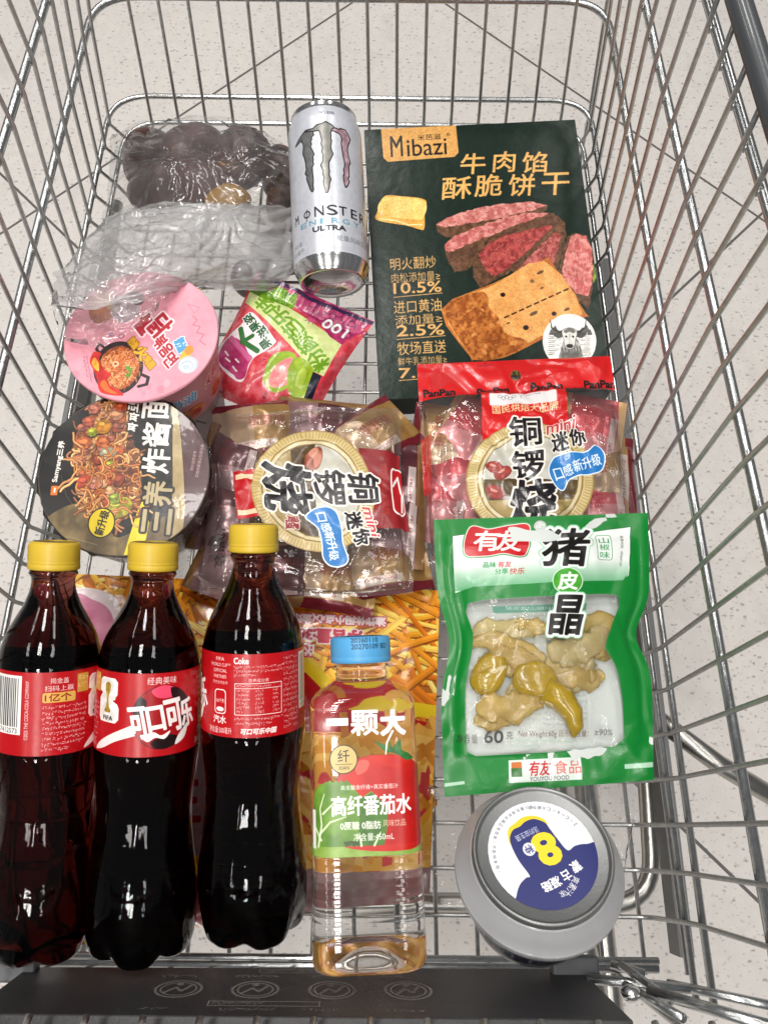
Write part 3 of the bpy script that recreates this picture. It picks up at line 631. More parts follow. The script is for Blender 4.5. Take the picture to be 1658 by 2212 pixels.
# ---------------------------------------------------------------- cola bottles
U0 = .2765e-3                                          # metres per picture unit along the bottle
BL_ = 890*U0
def prof_at(t):                                        # half width at t picture units below the cap's top
    T_ = [62, 70, 78, 90, 110, 140, 178, 205, 228, 250, 268, 275, 440, 448, 470, 500, 540, 590, 640, 700, 750, 790, 830, 870, 895, 908, 912]
    W_ = [46, 52, 45, 44, 47, 58, 79, 92, 100, 105, 108, 107.5, 110.5, 112, 111, 108, 103, 100, 102, 110, 116, 119, 119, 116, 110, 98, 84]
    return float(np.interp(t, T_, W_))
def cola_body(r=1.0):
    ts = [62, 66, 70, 72, 76, 80]+list(np.arange(86, 912, 7.))+[908, 912]; n = 120; v = []; f = []
    for t in ts:
        w = (prof_at(t-3)+prof_at(t)*2+prof_at(t+3))/4; y = BL_-t*U0*890/912
        for k in range(n):
            a = 2*math.pi*k/n; q = w
            if t > 470:
                s_ = min(1, (t-470)/60)*min(1, max(0, (860-t)/60))
                q += s_*(1.6*max(0, math.cos(10*a+ (t-470)*.012))**3*.8 - .6*max(0, math.cos(20*a+1.5))**6*(1 if int(t/14) % 2 else -.3))
            if t > 780:
                e = (t-780)/132; c5 = .5-.5*math.cos(5*a+.6); q -= 30*e**2.2*c5**2.2
            v.append((q*U0*r*math.sin(a), y, q*U0*r*math.cos(a)))
    m = len(ts)
    for i in range(m-1):
        for k in range(n): f.append((i*n+k, (i+1)*n+k, (i+1)*n+(k+1) % n, i*n+(k+1) % n))
    f.append(tuple(range(n))); v.append((0, .006, 0)); c = len(v)-1
    for k in range(n): f.append(((m-1)*n+k, c, (m-1)*n+(k+1) % n))
    return v, f
def cola_mat():
    m, nt, b, out = nodes('cola_in_clear_plastic'); N = nt.nodes; L = nt.links
    b.inputs['Base Color'].default_value = (1, 1, 1, 1); b.inputs['Transmission Weight'].default_value = 1; b.inputs['Roughness'].default_value = .03; b.inputs['IOR'].default_value = 1.38
    va = N.new('ShaderNodeVolumeAbsorption'); va.inputs['Color'].default_value = (.50, .12, .05, 1); va.inputs['Density'].default_value = 125; L.new(va.outputs[0], out.inputs['Volume'])
    tc = N.new('ShaderNodeTexCoord'); sp = N.new('ShaderNodeSeparateXYZ'); L.new(tc.outputs['Object'], sp.inputs[0])
    vo = N.new('ShaderNodeTexVoronoi'); vo.inputs['Scale'].default_value = 420; L.new(tc.outputs['Object'], vo.inputs['Vector'])
    no = N.new('ShaderNodeTexNoise'); no.inputs['Scale'].default_value = 55; no.inputs['Detail'].default_value = 3; L.new(tc.outputs['Object'], no.inputs['Vector'])
    mr = N.new('ShaderNodeMapRange'); mr.inputs[1].default_value = BL_-500*U0; mr.inputs[2].default_value = BL_-520*U0; mr.inputs[3].default_value = 0; mr.inputs[4].default_value = .03; L.new(sp.outputs[1], mr.inputs[0])
    b1 = N.new('ShaderNodeBump'); b1.inputs['Distance'].default_value = .0006; L.new(mr.outputs[0], b1.inputs['Strength']); L.new(vo.outputs['Distance'], b1.inputs['Height'])
    b2 = N.new('ShaderNodeBump'); b2.inputs['Distance'].default_value = .0012; b2.inputs['Strength'].default_value = .14; L.new(no.outputs['Fac'], b2.inputs['Height']); L.new(b1.outputs[0], b2.inputs['Normal']); L.new(b2.outputs[0], b.inputs['Normal'])
    return m
COLA = cola_mat()
A = Art([(-197, 0), (163, 0), (163, 88), (-197, 88)], 2160, 528, '#b50d16')
WH = '#efe6e2'
# barcode
A.rect(-186, 4, -134, 66, '#eceae6'); g = random.Random(2); x = -183.
while x < -138:
    w_ = g.choice([.8, 1.2, 1.8]); A.rect(x, 7, x+w_, 58, '#22201f'); x += w_+g.choice([.8, 1.2, 1.8])
A.text('6954767412573', -160, 62, w=44, h=5, col='#22201f'); A.text('©2025 THE COCA-COLA COMPANY', -128, 40, w=62, h=4.2, rot=-90, col=WH)
A.text('揭金盖', -95, 9, w=19, h=6, col=WH); A.text('扫码上赢', -95, 17, w=30, h=6, col=WH); A.rect(-112, 21.5, -78, 32, '#d8a94f', r=2); A.text('1亿个', -96, 26.7, w=27, h=8, col='#8a1015', bold=.3); A.rect(-76, 4, -62, 24, '#c99a45', r=1); A.small(-75, 6, -63, 22, 2, '#f1d9a0', seed=4); A.small(-112, 35, -66, 85, 9, WH, seed=3, alpha=.75)
# emblem with the two numerals and the cup
A.poly([(-60, 10), (-56, 7), (-38, 7), (-34, 11), (-34, 24), (-40, 31), (-34, 34), (-32, 38), (-32, 50), (-36, 54), (-58, 54), (-61, 50), (-61, 30), (-56, 24), (-61, 22)], '#f2f0ec')
A.text('2', -47.5, 19, w=20, h=20, col='#e2ded6', bold=1); A.text('6', -47.5, 42, w=20, h=22, col='#e2ded6', bold=1)
A.smooth([(-51, 14), (-47, 11.5), (-43.5, 14), (-44, 21), (-46, 27), (-45.5, 36), (-43, 43), (-52, 43), (-49.5, 36), (-49, 27), (-51, 21)], '#8a6d22', tex=('#c9a340', 3)); A.text('FIFA', -46.5, 49.5, w=14, h=4.5, col='#1a1a1a', bold=.3)
# swoosh, football and brand name
A.smooth([(-66, 86), (-60, 78), (-45, 68), (-25, 58), (-10, 52), (2, 50), (2, 62), (-15, 66), (-35, 73), (-52, 82)], WH)
A.text('经典美味', 14, 8, w=32, h=8, col=WH)
A.oval(16, 47, 34, 34, '#5d0910'); A.oval(16, 47, 33, 33, '#a00d16'); A.smooth([(3, 18), (16, 13), (30, 18), (26, 26), (10, 26)], '#e84a6a')
for q in ([(24, 16), (38, 22), (46, 36), (36, 40), (26, 28)], [(-16, 40), (-10, 25), (-2, 30), (-6, 46)], [(4, 72), (22, 66), (36, 72), (22, 80), (8, 79)], [(34, 50), (46, 44), (48, 56), (40, 66)]): A.smooth(q, '#1c0a0d')
A.smooth([(34, 68), (46, 58), (42, 72), (30, 78)], '#f0e9e6')
for s_, x, y, w_, h_ in (('可', -10, 52, 17, 33), ('口', 8, 48, 17, 26), ('可', 28, 46, 18, 34), ('乐', 45, 46, 16, 30)): A.text(s_, x, y, w=w_, h=h_, col='#f6efec', bold=1.1, rot=-6, slant=-.1)
A.smooth([(-6, 66), (6, 62), (14, 66), (24, 62), (18, 70), (8, 68), (0, 72)], '#f6efec')
# world cup lines, volume
for i, s_ in enumerate(('FIFA', 'WORLD CUP™', 'OFFICIAL', 'PARTNER', '官方合作伙伴')): A.text(s_, 76, 6+6.2*i, w=(11, 26, 18, 17, 20)[i], h=3.6, col=WH)
A.rect(69, 38, 84, 64, WH, r=4); A.rect(70, 39, 83, 63, '#b50d16', r=3.4); A.text('180千焦', 76.5, 50, w=11, h=4.5, col=WH); A.oval(76.5, 59, 5, 2.4, WH); A.text('汽水', 76, 70, w=17, h=8, col=WH, bold=.3); A.text('净含量:500毫升', 76, 81, w=30, h=7, col=WH)
# nutrition panel
A.text('Coke', 101, 7, w=16, h=6.5, col=WH, bold=.4); A.small(93, 12, 146, 25, 3, WH, seed=8, alpha=.8); A.text('营养成分表', 120, 27.5, w=22, h=4, col=WH)
A.rect(94, 30.5, 146, 64, WH, r=1); A.rect(94.7, 31.2, 145.3, 63.3, '#b50d16', r=1); A.line([(94, 36), (146, 36)], .6, WH); A.small(96, 32, 144, 36, 1, WH, seed=1); A.small(96, 37, 112, 63, 6, WH, seed=2, fill=.8); A.small(116, 37, 128, 63, 6, WH, seed=6, fill=.7); A.small(135, 37, 144, 63, 6, WH, seed=7, fill=.7)
A.small(94, 66, 146, 76, 2, WH, seed=9, alpha=.8); A.text('可口可乐中国', 120, 81, w=38, h=6, col=WH, slant=.2, bold=.4); A.small(148, 5, 162, 84, 14, WH, seed=11, alpha=.7); A.small(-197, 5, -189, 84, 14, WH, seed=12, alpha=.7)
A.shade(.04, 8)
LAB = printed('cola_label', A.image('cola_label'), rough=.28, spec=.5, bump=.1, bscale=120)
CAPY = pbr('yellow_cap', (.62, .42, .035), .36, bump=.05, bscale=400)
RINGC = pbr('clear_pet_ring', (.16, .07, .05), .12, trans=.4)
def cola(b, t, turn, label):
    root = empty('cola_bottle', frame(at(*b, d=.478), at(*t, d=.472), turn), label, 'drink bottle', 'cola bottles lying side by side')
    v, f = COLA_ME
    mesh('bottle_body', v, f, COLA, root)
    y0, y1 = BL_-434*U0, BL_-262*U0
    v, f, u = lathe([(111.2*U0, y0), (110.4*U0, (y0+y1)/2), (109.2*U0, y1)], 96, arc=(R(-197), R(163))); mesh('label_sleeve', v, f, LAB, root, uv=u)
    n = 144; v = []; f = []; P_ = [(44, 0, 0), (49.5, 1.5, 0), (51.5, 6, 0), (52, 8, 1), (52.4, 40, 1), (52.6, 42, 0), (53.2, 43.5, 0), (53.2, 46, 0), (52.2, 47.5, 0), (52.8, 49, 1), (53.0, 57, 1), (52, 60, 0), (49, 60.5, 0)]
    for (w, t_, rb) in P_:
        for k in range(n):
            a = 2*math.pi*k/n; q = (w+(.9 if (rb and k % 2) else 0))*U0; v.append((q*math.sin(a), BL_-t_*U0, q*math.cos(a)))
    for i in range(len(P_)-1):
        for k in range(n): f.append((i*n+k, (i+1)*n+k, (i+1)*n+(k+1) % n, i*n+(k+1) % n))
    f.append(tuple(range(n-1, -1, -1)))
    mesh('screw_cap', v, f, CAPY, root)
    return root
COLA_ME = cola_body()
cola((91, 2042), (118, 1172), R(104.7), 'cola bottle by the trolley wall, its red label turned to show a barcode')
cola((304, 2044), (332, 1173), 0, 'cola bottle whose red label shows the brand name over a football, between two others')
cola((545, 2006), (548, 1125), R(-114), 'cola bottle whose red label shows a nutrition table, set higher beside the clear bottle')

# ---------------------------------------------------------------- clear tomato drink bottle
K = crop(860, 1820, 2.127)
b0, t0 = at(798, 2058, d=.440), at(778, 1392, d=.461); L0 = (t0-b0).length; U1 = L0/2055.*1.03
wb = empty('water_bottle', frame(b0, t0), 'clear square tomato drink bottle with a pale blue cap lying right of the cola', 'drink bottle')
def sect(hw, sq, n=96):
    """outline between a circle (sq 0) and a rounded square (sq 1)"""
    out = []; e = 2+sq*3.6
    for k in range(n):
        a = 2*math.pi*k/n; c, s_ = math.cos(a), math.sin(a); r_ = (abs(c)**e+abs(s_)**e)**(-1/e); out.append((hw*r_*s_, hw*r_*c))
    return out
def loft(rows, n=96):
    v = []; f = []
    for hw, y, sq in rows:
        for (x, z) in sect(hw, sq, n): v.append((x*U1, y*U1, z*U1))
    for i in range(len(rows)-1):
        for k in range(n): f.append((i*n+k, (i+1)*n+k, (i+1)*n+(k+1) % n, i*n+(k+1) % n))
    return v, f
Y = lambda t: 2150-t
rows = [(170, Y(262), 0), (172, Y(285), 0), (192, Y(290), 0), (192, Y(300), 0), (170, Y(306), 0), (170, Y(335), 0), (178, Y(345), 0), (178, Y(352), 0), (172, Y(358), 0), (176, Y(385), .0), (215, Y(410), .05), (270, Y(440), .2), (310, Y(465), .5), (332, Y(490), .8), (341, Y(520), 1), (343, Y(545), 1), (338, Y(556), 1), (340, Y(566), 1), (345, Y(800), 1), (352, Y(1438), 1), (349, Y(1446), 1), (352, Y(1456), 1)]
for i in range(9): rows += [(354+i, Y(1520+i*52), 1), (351+i, Y(1535+i*52), 1), (355+i, Y(1550+i*52), 1)]
rows += [(364, Y(2090), 1), (358, Y(2125), 1), (335, Y(2146), .9), (290, Y(2150), .7)]
v, f = loft(rows); n = 96; m_ = len(rows); f.append(tuple(range(n)))
v.append((0, 70*U1, 0)); c = len(v)-1
for s_, yy in ((200, 28), (120, 60)):
    base = len(v); v += [(x*U1, yy*U1, z*U1) for x, z in sect(s_, .3, n)]
    prev = (m_-1)*n if s_ == 200 else base-n
    for k in range(n): f.append((prev+k, base+k, base+(k+1) % n, prev+(k+1) % n))
for k in range(n): f.append((base+k, c, base+(k+1) % n))
WATER = pbr('clear_bottle_water', (.99, .985, .98), .0, trans=1., ior=1.10, coat=.9, bump=.06, bscale=90)
mesh('bottle_body', v, f, WATER, wb)
BLUE = pbr('pale_blue_cap', (.09, .36, .66), .36, bump=.05, bscale=300)
n = 120; v = []; f = []
for w, t_, rb in ((150, 96, 0), (190, 99, 0), (200, 108, 0), (203, 120, 1), (204, 228, 1), (203, 232, 0), (204, 236, 1), (204, 268, 1), (198, 272, 0), (176, 272, 0)):
    for k in range(n):
        a = 2*math.pi*k/n; q = (w+(1.6 if rb and k % 2 else 0))*U1; v.append((q*math.sin(a), Y(t_)*U1, q*math.cos(a)))
for i in range(9):
    for k in range(n): f.append((i*n+k, (i+1)*n+k, (i+1)*n+(k+1) % n, i*n+(k+1) % n))
f.append(tuple(range(n-1, -1, -1))); cap = mesh('screw_cap', v, f, BLUE, wb)
A = Art([(210, 100), (600, 100), (600, 240), (210, 240)], 600, 215)
A.text('20260110', 426, 118, w=136, h=30, col='#23506e', bold=1); A.text('20270109 BD', 455, 160, w=190, h=34, col='#23506e', bold=1)
v, f, u = lathe([(205.5*U1, Y(240)*U1), (205.5*U1, Y(100)*U1)], 48, arc=(R(-75), R(75))); mesh('date_code', v, f, printed('cap_code', A.image('cap_code'), rough=.4, clear=dict(haze=0, gloss=0., bump=0., rough=.5, tint=(1, 1, 1))), cap, uv=u)
A = Art([(0, 530), (900, 530), (900, 1450), (0, 1450)], 1000, 1022)
A.poly([(0, 1378), (900, 1378), (900, 1442), (0, 1442)], '#7d9c3e', tex=('#8fb052', 60))
A.smooth([(600, 835), (700, 840), (800, 900), (900, 980), (900, 1376), (300, 1376), (250, 1100), (280, 970), (380, 870), (480, 835)], '#b3140f', n=6, tex=('#c92a1c', 160)); A.poly([(560, 900), (900, 960), (900, 1376), (500, 1376)], '#a90f0d', tex=('#b81a14', 100))
A.smooth([(395, 900), (430, 860), (480, 870), (470, 920), (410, 950)], '#e58a78', alpha=.55)
A.poly([(515, 743), (590, 775), (610, 800), (612, 745), (640, 800), (690, 740), (692, 810), (735, 830), (780, 868), (720, 875), (670, 840), (630, 820), (590, 818)], '#1f5a2a', tex=('#3a7a3a', 30)); A.line([(630, 800), (680, 745)], 6, '#2a6633')
g = random.Random(8)
pts = [(105, 1378), (110, 1100), (130, 1040), (170, 1005), (215, 985)]+[(235+i*17, 985+(8 if i % 2 else -8)) for i in range(8)]+[(390, 1040), (430, 1090), (490, 1050), (540, 1100), (590, 1180), (585, 1260), (560, 1378)]
A.poly(pts, '#6f9a34', tex=('#527d26', 60)); A.poly([(400, 1378), (420, 1100), (490, 1060), (570, 1130), (590, 1220), (560, 1378)], '#4c7a2a', tex=('#3a6322', 40))
for q in ([(150, 1378), (175, 1250), (165, 1150), (195, 1060)], [(165, 1300), (230, 1230), (330, 1200)], [(170, 1340), (130, 1270), (120, 1240)], [(185, 1180), (260, 1110)], [(420, 1378), (410, 1300)], [(500, 1378), (540, 1300)]): A.line(q, 14, '#dfe7c8', .85, taper=(1, .8, .4))
for i in range(10): A.oval(320+i*9, 1360+g.uniform(-8, 10), 10, 10, '#2f4d1c')
A.rect(95, 1160, 130, 1395, '#eceae6', r=4)
A.oval(322, 852, 90, 90, '#16130f'); A.oval(322, 852, 84, 84, '#cdb06a'); A.text('纤', 322, 832, w=74, h=76, col='#1a1610', bold=1); A.line([(270, 882), (376, 882)], 3, '#1a1610'); A.text('XIAN', 322, 904, w=66, h=22, col='#1a1610')
W2 = '#f2f0ec'
A.text('高含膳食纤维+真实番茄汁', 480, 1025, w=360, h=30, col=W2, bold=.5); A.text('高纤番茄水', 490, 1135, w=498, h=118, col=W2, bold=3.5); A.text('0蔗糖 0脂肪', 418, 1255, w=250, h=48, col=W2, bold=1.2); A.text('风味饮品', 628, 1248, w=142, h=42, col='#d9bda8'); A.text('净含量:450mL', 498, 1325, w=250, h=46, col=W2)
A.rect(214, 598, 356, 645, W2); A.text('颗', 462, 632, w=172, h=150, col=W2, bold=5); A.text('大', 645, 636, w=152, h=148, col=W2, bold=9); A.line([(640, 690), (600, 760), (590, 830)], 14, W2, taper=(1, .8, .5))
A.small(786, 1010, 806, 1130, 5, '#e6c8c0', seed=4, alpha=.6)
sec = sect(351, 1, 96); half = [sec[k % 96] for k in range(-22, 23)]; s_ = [0]
for a, b in zip(half, half[1:]): s_.append(s_[-1]+math.hypot(b[0]-a[0], b[1]-a[1]))
mid = s_[22]; v = []; f = []; uu = []
for j in range(9):
    t_ = 530+920*j/8; k_ = np.interp(t_, [530, 560, 800, 1450], [346, 343, 349.5, 356])/351
    for i, (x, z) in enumerate(half): v.append((x*k_*U1, Y(t_)*U1, z*k_*U1)); uu.append((.5+(s_[i]-mid)/900, 1-j/8))
nn = len(half)
for j in range(8):
    for i in range(nn-1): f.append((j*nn+i, (j+1)*nn+i, (j+1)*nn+i+1, j*nn+i+1))
mesh('label_film', v, f, printed('water_label', A.image('water_label'), rough=.3, spec=.5, clear=dict(haze=.02, gloss=.08, rough=.05, bump=.05, tint=(1, 1, 1))), wb, uv=uu)

# ---------------------------------------------------------------- yoghurt tub
c0 = at(1172, 1840, d=.440); tub = empty('yoghurt_tub', upright(c0, (-.03, math.sin(R(25)), math.cos(R(25)))), 'round white tub with a blue and white lid label standing by the tailgate', 'tub')
TUBW = pbr('grey_white_tub', (.33, .33, .34), .30, coat=.25, bump=.03); FOIL = pbr('brushed_lid_foil', (.24, .245, .245), .40, metal=.75, bump=.12, bscale=900)
v, f, u = lathe([(.0005, -.070), (.036, -.070), (.038, -.068), (.0455, -.0265), (.0456, -.0262), (.0478, -.0258), (.0480, -.0255), (.0483, -.0230), (.0483, -.0205), (.0482, -.0200), (.0478, -.0196), (.0475, -.0194), (.0406, -.0050), (.0403, -.0046), (.0392, -.0040)], 96); mesh('tub_body', v, f, TUBW, tub)
v, f, u = lathe([(.0396, -.0045), (.0394, -.0008), (.0386, .0006), (.0376, .0006), (.0370, -.0006), (.0364, -.0016), (.0360, -.0018), (.0005, -.0018)], 96); lid = mesh('lid', v, f, FOIL, tub)
A = Art([(475, 129), (939, 129), (939, 615), (475, 615)], 760, 800)
A.oval(707, 372, 231, 242, '#dfe0e2'); NB = '#1d2468'
clipm = A.cover(A.px(np.stack([(lambda p: p)(np.array([(707+231*math.cos(t), 372+242*math.sin(t)) for t in np.linspace(0, 6.2832, 80, endpoint=False)])), np.roll(np.array([(707+231*math.cos(t), 372+242*math.sin(t)) for t in np.linspace(0, 6.2832, 80, endpoint=False)]), -1, 0)], 1)))
A.smooth([(568, 300), (575, 260), (605, 235), (640, 208), (690, 200), (730, 215), (745, 240), (720, 262), (640, 270), (580, 330)], '#e5c81d')
A.smooth([(640, 470), (600, 400), (575, 320), (590, 270), (625, 250), (650, 228), (690, 215), (735, 232), (752, 260), (780, 310), (815, 360), (850, 340), (900, 332), (960, 350), (960, 640), (560, 640), (575, 560), (595, 510), (625, 480)], NB, n=5)
cm = np.zeros((A.H, A.W)); cm[clipm[1+1]:clipm[2]+clipm[0].shape[0], clipm[1]:clipm[1]+clipm[0].shape[1]] = clipm[0]; A.a[..., 3] *= cm
rt = 152
A.text('8', 728, 352, w=92, h=135, col='#f0d021', bold=9, rot=158); A.oval(652, 355, 27, 30, '#d9d9e2'); A.text('种', 652, 355, w=34, h=38, col=NB, rot=rt, bold=.8)
A.text('活的益生菌', 652, 285, w=112, h=28, col='#cfd2e6', rot=rt+2); A.text('蒙', 838, 432, w=42, h=46, col=W2, rot=rt-4, bold=1.5); A.text('古', 792, 470, w=40, h=44, col=W2, rot=rt, bold=1.5); A.text('凝', 745, 498, w=42, h=44, col=W2, rot=rt+3, bold=1.5); A.text('酪', 705, 518, w=40, h=42, col=W2, rot=rt+5, bold=1.5)
A.text('素汁', 800, 530, w=62, h=32, col=W2, rot=rt-20); A.text('爽', 828, 490, w=28, h=30, col=W2, rot=rt-30); A.text('家', 765, 548, w=24, h=26, col=W2, rot=rt)
for i, ch in enumerate('2°C~6°C冷藏存放'): a = R(-38-i*6.0); A.text(ch, 707+203*math.cos(a), 372+212*math.sin(a), h={'~': 4, '°': 6}.get(ch, 16), col='#4a4d66', rot=math.degrees(a)+90+180)
for i, ch in enumerate('有少量乳清析出属正常现象,不影响食用。'): a = R(-96-i*5.9); A.text(ch, 707+206*math.cos(a), 372+216*math.sin(a), h=15 if ch not in ',。' else 5, col='#4a4d66', rot=math.degrees(a)-90)
n = 64; v = []; uu = []; f = []
for j in range(5):
    for k in range(n): a = 2*math.pi*k/n; q = j/4; v.append((.0305*q*math.cos(a), -.00155, .0305*q*math.sin(a))); uu.append((.5+.499*q*math.cos(a), .5-.499*q*math.sin(a)))
for j in range(4):
    for k in range(n): f.append((j*n+k, j*n+(k+1) % n, (j+1)*n+(k+1) % n, (j+1)*n+k))
mesh('lid_label', v, [q[::-1] for q in f], printed('tub_lid_print', A.image('tub_lid_print'), rough=.33, spec=.5), lid, uv=uu)
A = Art([(0, 0), (628, 0), (628, 100), (0, 100)], 1256, 200, '#b9babd')
A.rect(0, 30, 628, 92, '#23263a', alpha=.9)
for i in range(9): A.rect(14+i*70, 38, 64+i*70, 84, '#9fa2ad', r=12, alpha=.8); A.rect(18+i*70, 42, 60+i*70, 80, '#23263a', r=10); A.small(22+i*70, 46, 56+i*70, 78, 2, '#c9ccd6', seed=i)
v, f, u = lathe([(.0392, -.062), (.0455, -.0275)], 96); mesh('side_print', v, f, printed('tub_side_print', A.image('tub_side_print'), rough=.4), tub, uv=u)
A = Art([(-180, 0), (180, 0), (180, 20), (-180, 20)], 1440, 80); A.small(132, 6, 178, 15, 1, '#4d505c', seed=3, alpha=.9); A.text('前日期', -172, 10, w=14, h=9, col='#4d505c'); A.small(-164, 6, -140, 15, 1, '#6a6d78', seed=5)
v, f, u = lathe([(.0463, -.0181), (.0415, -.0073)], 96); mesh('date_code', v, f, printed('tub_date', A.image('tub_date'), rough=.4, clear=dict(haze=0, gloss=0., bump=0., tint=(1, 1, 1))), tub, uv=u)
# ---------------------------------------------------------------- cup noodles, pink lid
def lid_disc(name, r, h, mat, parent, n=72, dome=0., rot=0.):
    v = []; uu = []; f = []
    for j in range(7):
        for k in range(n):
            a = 2*math.pi*k/n; q = j/6; v.append((r*q*math.cos(a), h+dome*(1-q*q)+.0003*math.sin(5*a+9*q)*q, r*q*math.sin(a))); uu.append((.5+.5*q*math.cos(a), .5-.5*q*math.sin(a)))
    for j in range(6):
        for k in range(n): f.append((j*n+k, (j+1)*n+k, (j+1)*n+(k+1) % n, j*n+(k+1) % n))
    return mesh(name, v, f, mat, parent, uv=uu)
PAN = '#1f1b1c'
A = Art([(534, 275), (1744, 275), (1744, 1235), (534, 1235)], 900, 900, '#e79aa9')
g = random.Random(3)
for i in range(26): A.oval(g.uniform(560, 1720), g.uniform(300, 1220), g.uniform(14, 34), g.uniform(10, 26), g.choice(['#df8496', '#f2b4c0', '#dc7f92']), g.uniform(0, 90), alpha=.6)
A.oval(800, 560, 110, 120, '#c9762f', 20, alpha=.8, tex=('#8e4a22', 60)); A.oval(890, 520, 70, 60, '#b9b38a', alpha=.7); A.oval(980, 560, 120, 110, '#dcdcdf', alpha=.8, tex=('#8f8c93', 50)); A.oval(1060, 480, 70, 50, '#3a2b2d', 30, alpha=.75)
A.poly([(700, 890), (745, 880), (810, 1135), (765, 1140)], '#e79aa9'); A.small(660, 995, 860, 1035, 2, '#5c2a3a', rot=68, seed=2, alpha=.9)
A.oval(1000, 1000, 200, 185, PAN, 40); A.line([(855, 850), (820, 830), (805, 870), (840, 900)], 22, PAN); A.line([(1190, 1050), (1245, 1070), (1240, 1120), (1180, 1135)], 26, PAN)
A.oval(1005, 1000, 165, 150, '#b5602c', 40, tex=('#8a3c18', 30, 3))
for i in range(420):
    a, q = g.uniform(0, 6.3), math.sqrt(g.random()); x, y = 1005+150*q*math.cos(a), 1000+138*q*math.sin(a); t = g.uniform(0, 6.3); l = g.uniform(20, 45)
    A.line([(x, y), (x+l*.5*math.cos(t), y+l*.5*math.sin(t)), (x+l*math.cos(t+.6), y+l*math.sin(t+.6))], g.uniform(5, 9), g.choice(['#d98145', '#e59a5e', '#c0622c', '#a84a1e', '#efb27c']), .9)
for i in range(7): A.oval(1075+g.uniform(-40, 40), 1035+g.uniform(-35, 35), 16, 10, '#5d8f2c', g.uniform(0, 180))
A.oval(975, 975, 26, 20, '#e9c9a0'); A.oval(975, 975, 14, 10, '#a85a2a')
A.smooth([(790, 890), (770, 960), (810, 1020), (850, 1090), (900, 1180), (1060, 1200), (1050, 1170), (960, 1130), (930, 1080), (950, 1050), (890, 1010), (840, 940), (850, 900)], '#b3121a', tex=('#d8331f', 50)); A.smooth([(800, 930), (790, 980), (850, 1030), (840, 970)], '#f0c53a', tex=('#e8812a', 30)); A.smooth([(880, 1120), (930, 1170), (1030, 1190), (960, 1150), (910, 1090)], '#e06a2a')
RD = '#b3172c'; OT = ((16, '#f6dfe2'),)
for s_, x, y, w_, h_ in (('불', 1160, 680, 125, 140), ('닭', 1280, 690, 130, 175)): A.text(s_, x, y, w=w_, h=h_, col=RD, rot=45, bold=8, outline=OT)
for s_, x, y in (('볶', 1300, 810), ('음', 1355, 870), ('면', 1400, 940)): A.text(s_, x, y, w=78, h=105, col=RD, rot=45, bold=5, outline=((10, '#f6dfe2'),))
A.text('奶油', 1090, 820, w=80, h=60, col='#d9a31f', rot=45, bold=5, outline=((6, '#8d5a12'),)); A.text('火', 1165, 890, w=95, h=85, col='#e2b024', rot=45, bold=6, outline=((7, '#8d5a12'),)); A.text('鸡面', 1235, 960, w=100, h=62, col='#d9a31f', rot=45, bold=5, outline=((6, '#8d5a12'),))
A.text('奶油', 1465, 830, w=100, h=80, col='#4f9ed0', rot=60, bold=6, outline=((8, '#dcebf5'),)); A.rect(1475, 880, 1545, 950, '#e5b32c', r=10, rot=20); A.oval(1535, 870, 35, 35, '#e58f2a')
for i in range(5): A.oval(1540-3*i, 975+i*4, 78-13*i, 62-11*i, '#b9c6cf' if i % 2 == 0 else '#e6eef2')
A.line([(1530, 610), (1570, 640), (1540, 680), (1600, 690), (1580, 740), (1640, 750), (1610, 800), (1660, 830)], 9, '#c86b7e'); A.line([(1480, 520), (1580, 545), (1540, 590), (1480, 520)], 6, '#d2788a')
A.oval(985, 770, 18, 14, '#e79aa9', outline=((6, '#4b2233'),)); A.oval(900, 760, 22, 18, '#8b5a86', alpha=.7); A.line([(680, 815), (705, 830)], 8, '#4b2233')
A.shade(.05, 40)
cc = at(305, 722, z=.137); cup = empty('noodle_cup', upright(cc, (.0, .0, 1)), 'pink paper noodle cup with a pan on its lid, half under the loose bag', 'noodle cup')
rl = .0530
lid = lid_disc('lid', rl, .0004, printed('pink_lid_print', A.image('pink_lid_print'), rough=.33, spec=.5, bump=.1, bscale=60), cup)
v, f, u = lathe([(rl*.985, .0000), (rl*1.004, .0003), (rl*1.012, -.0012), (rl*1.004, -.003), (rl*.965, -.0035)], 72); mesh('lid_rim', v, f, pbr('pink_rim', (.70, .30, .36), .35), lid)
A = Art([(-314, 0), (314, 0), (314, 210), (-314, 210)], 1256, 420, '#c9848f')
A.rect(-314, 110, 314, 210, '#8f7d80', tex=('#a89498', 40))
for i in range(9):
    x = -290+i*70; A.text('奶油' if i % 2 else '火鸡面', x, 45, w=48, h=24, col='#4f9ed0' if i % 2 else RD, bold=1, outline=((2, '#f0dfe0'),), slant=.2); A.oval(x+8, 88, 26, 16, '#d59a3c', tex=('#b3172c', 10)); A.line([(x-20, 140), (x+10, 120), (x+26, 150)], 3, '#2c2224')
v, f, u = lathe([(.0385, -.108), (.0505, -.0035)], 72); mesh('cup_wall', v, f, printed('pink_cup_print', A.image('pink_cup_print'), rough=.4), cup, uv=u)
v, f, u = lathe([(.0005, -.106), (.037, -.106), (.0385, -.108)], 48); mesh('cup_base', v, f, pbr('cup_paper', (.6, .55, .53), .6), cup)

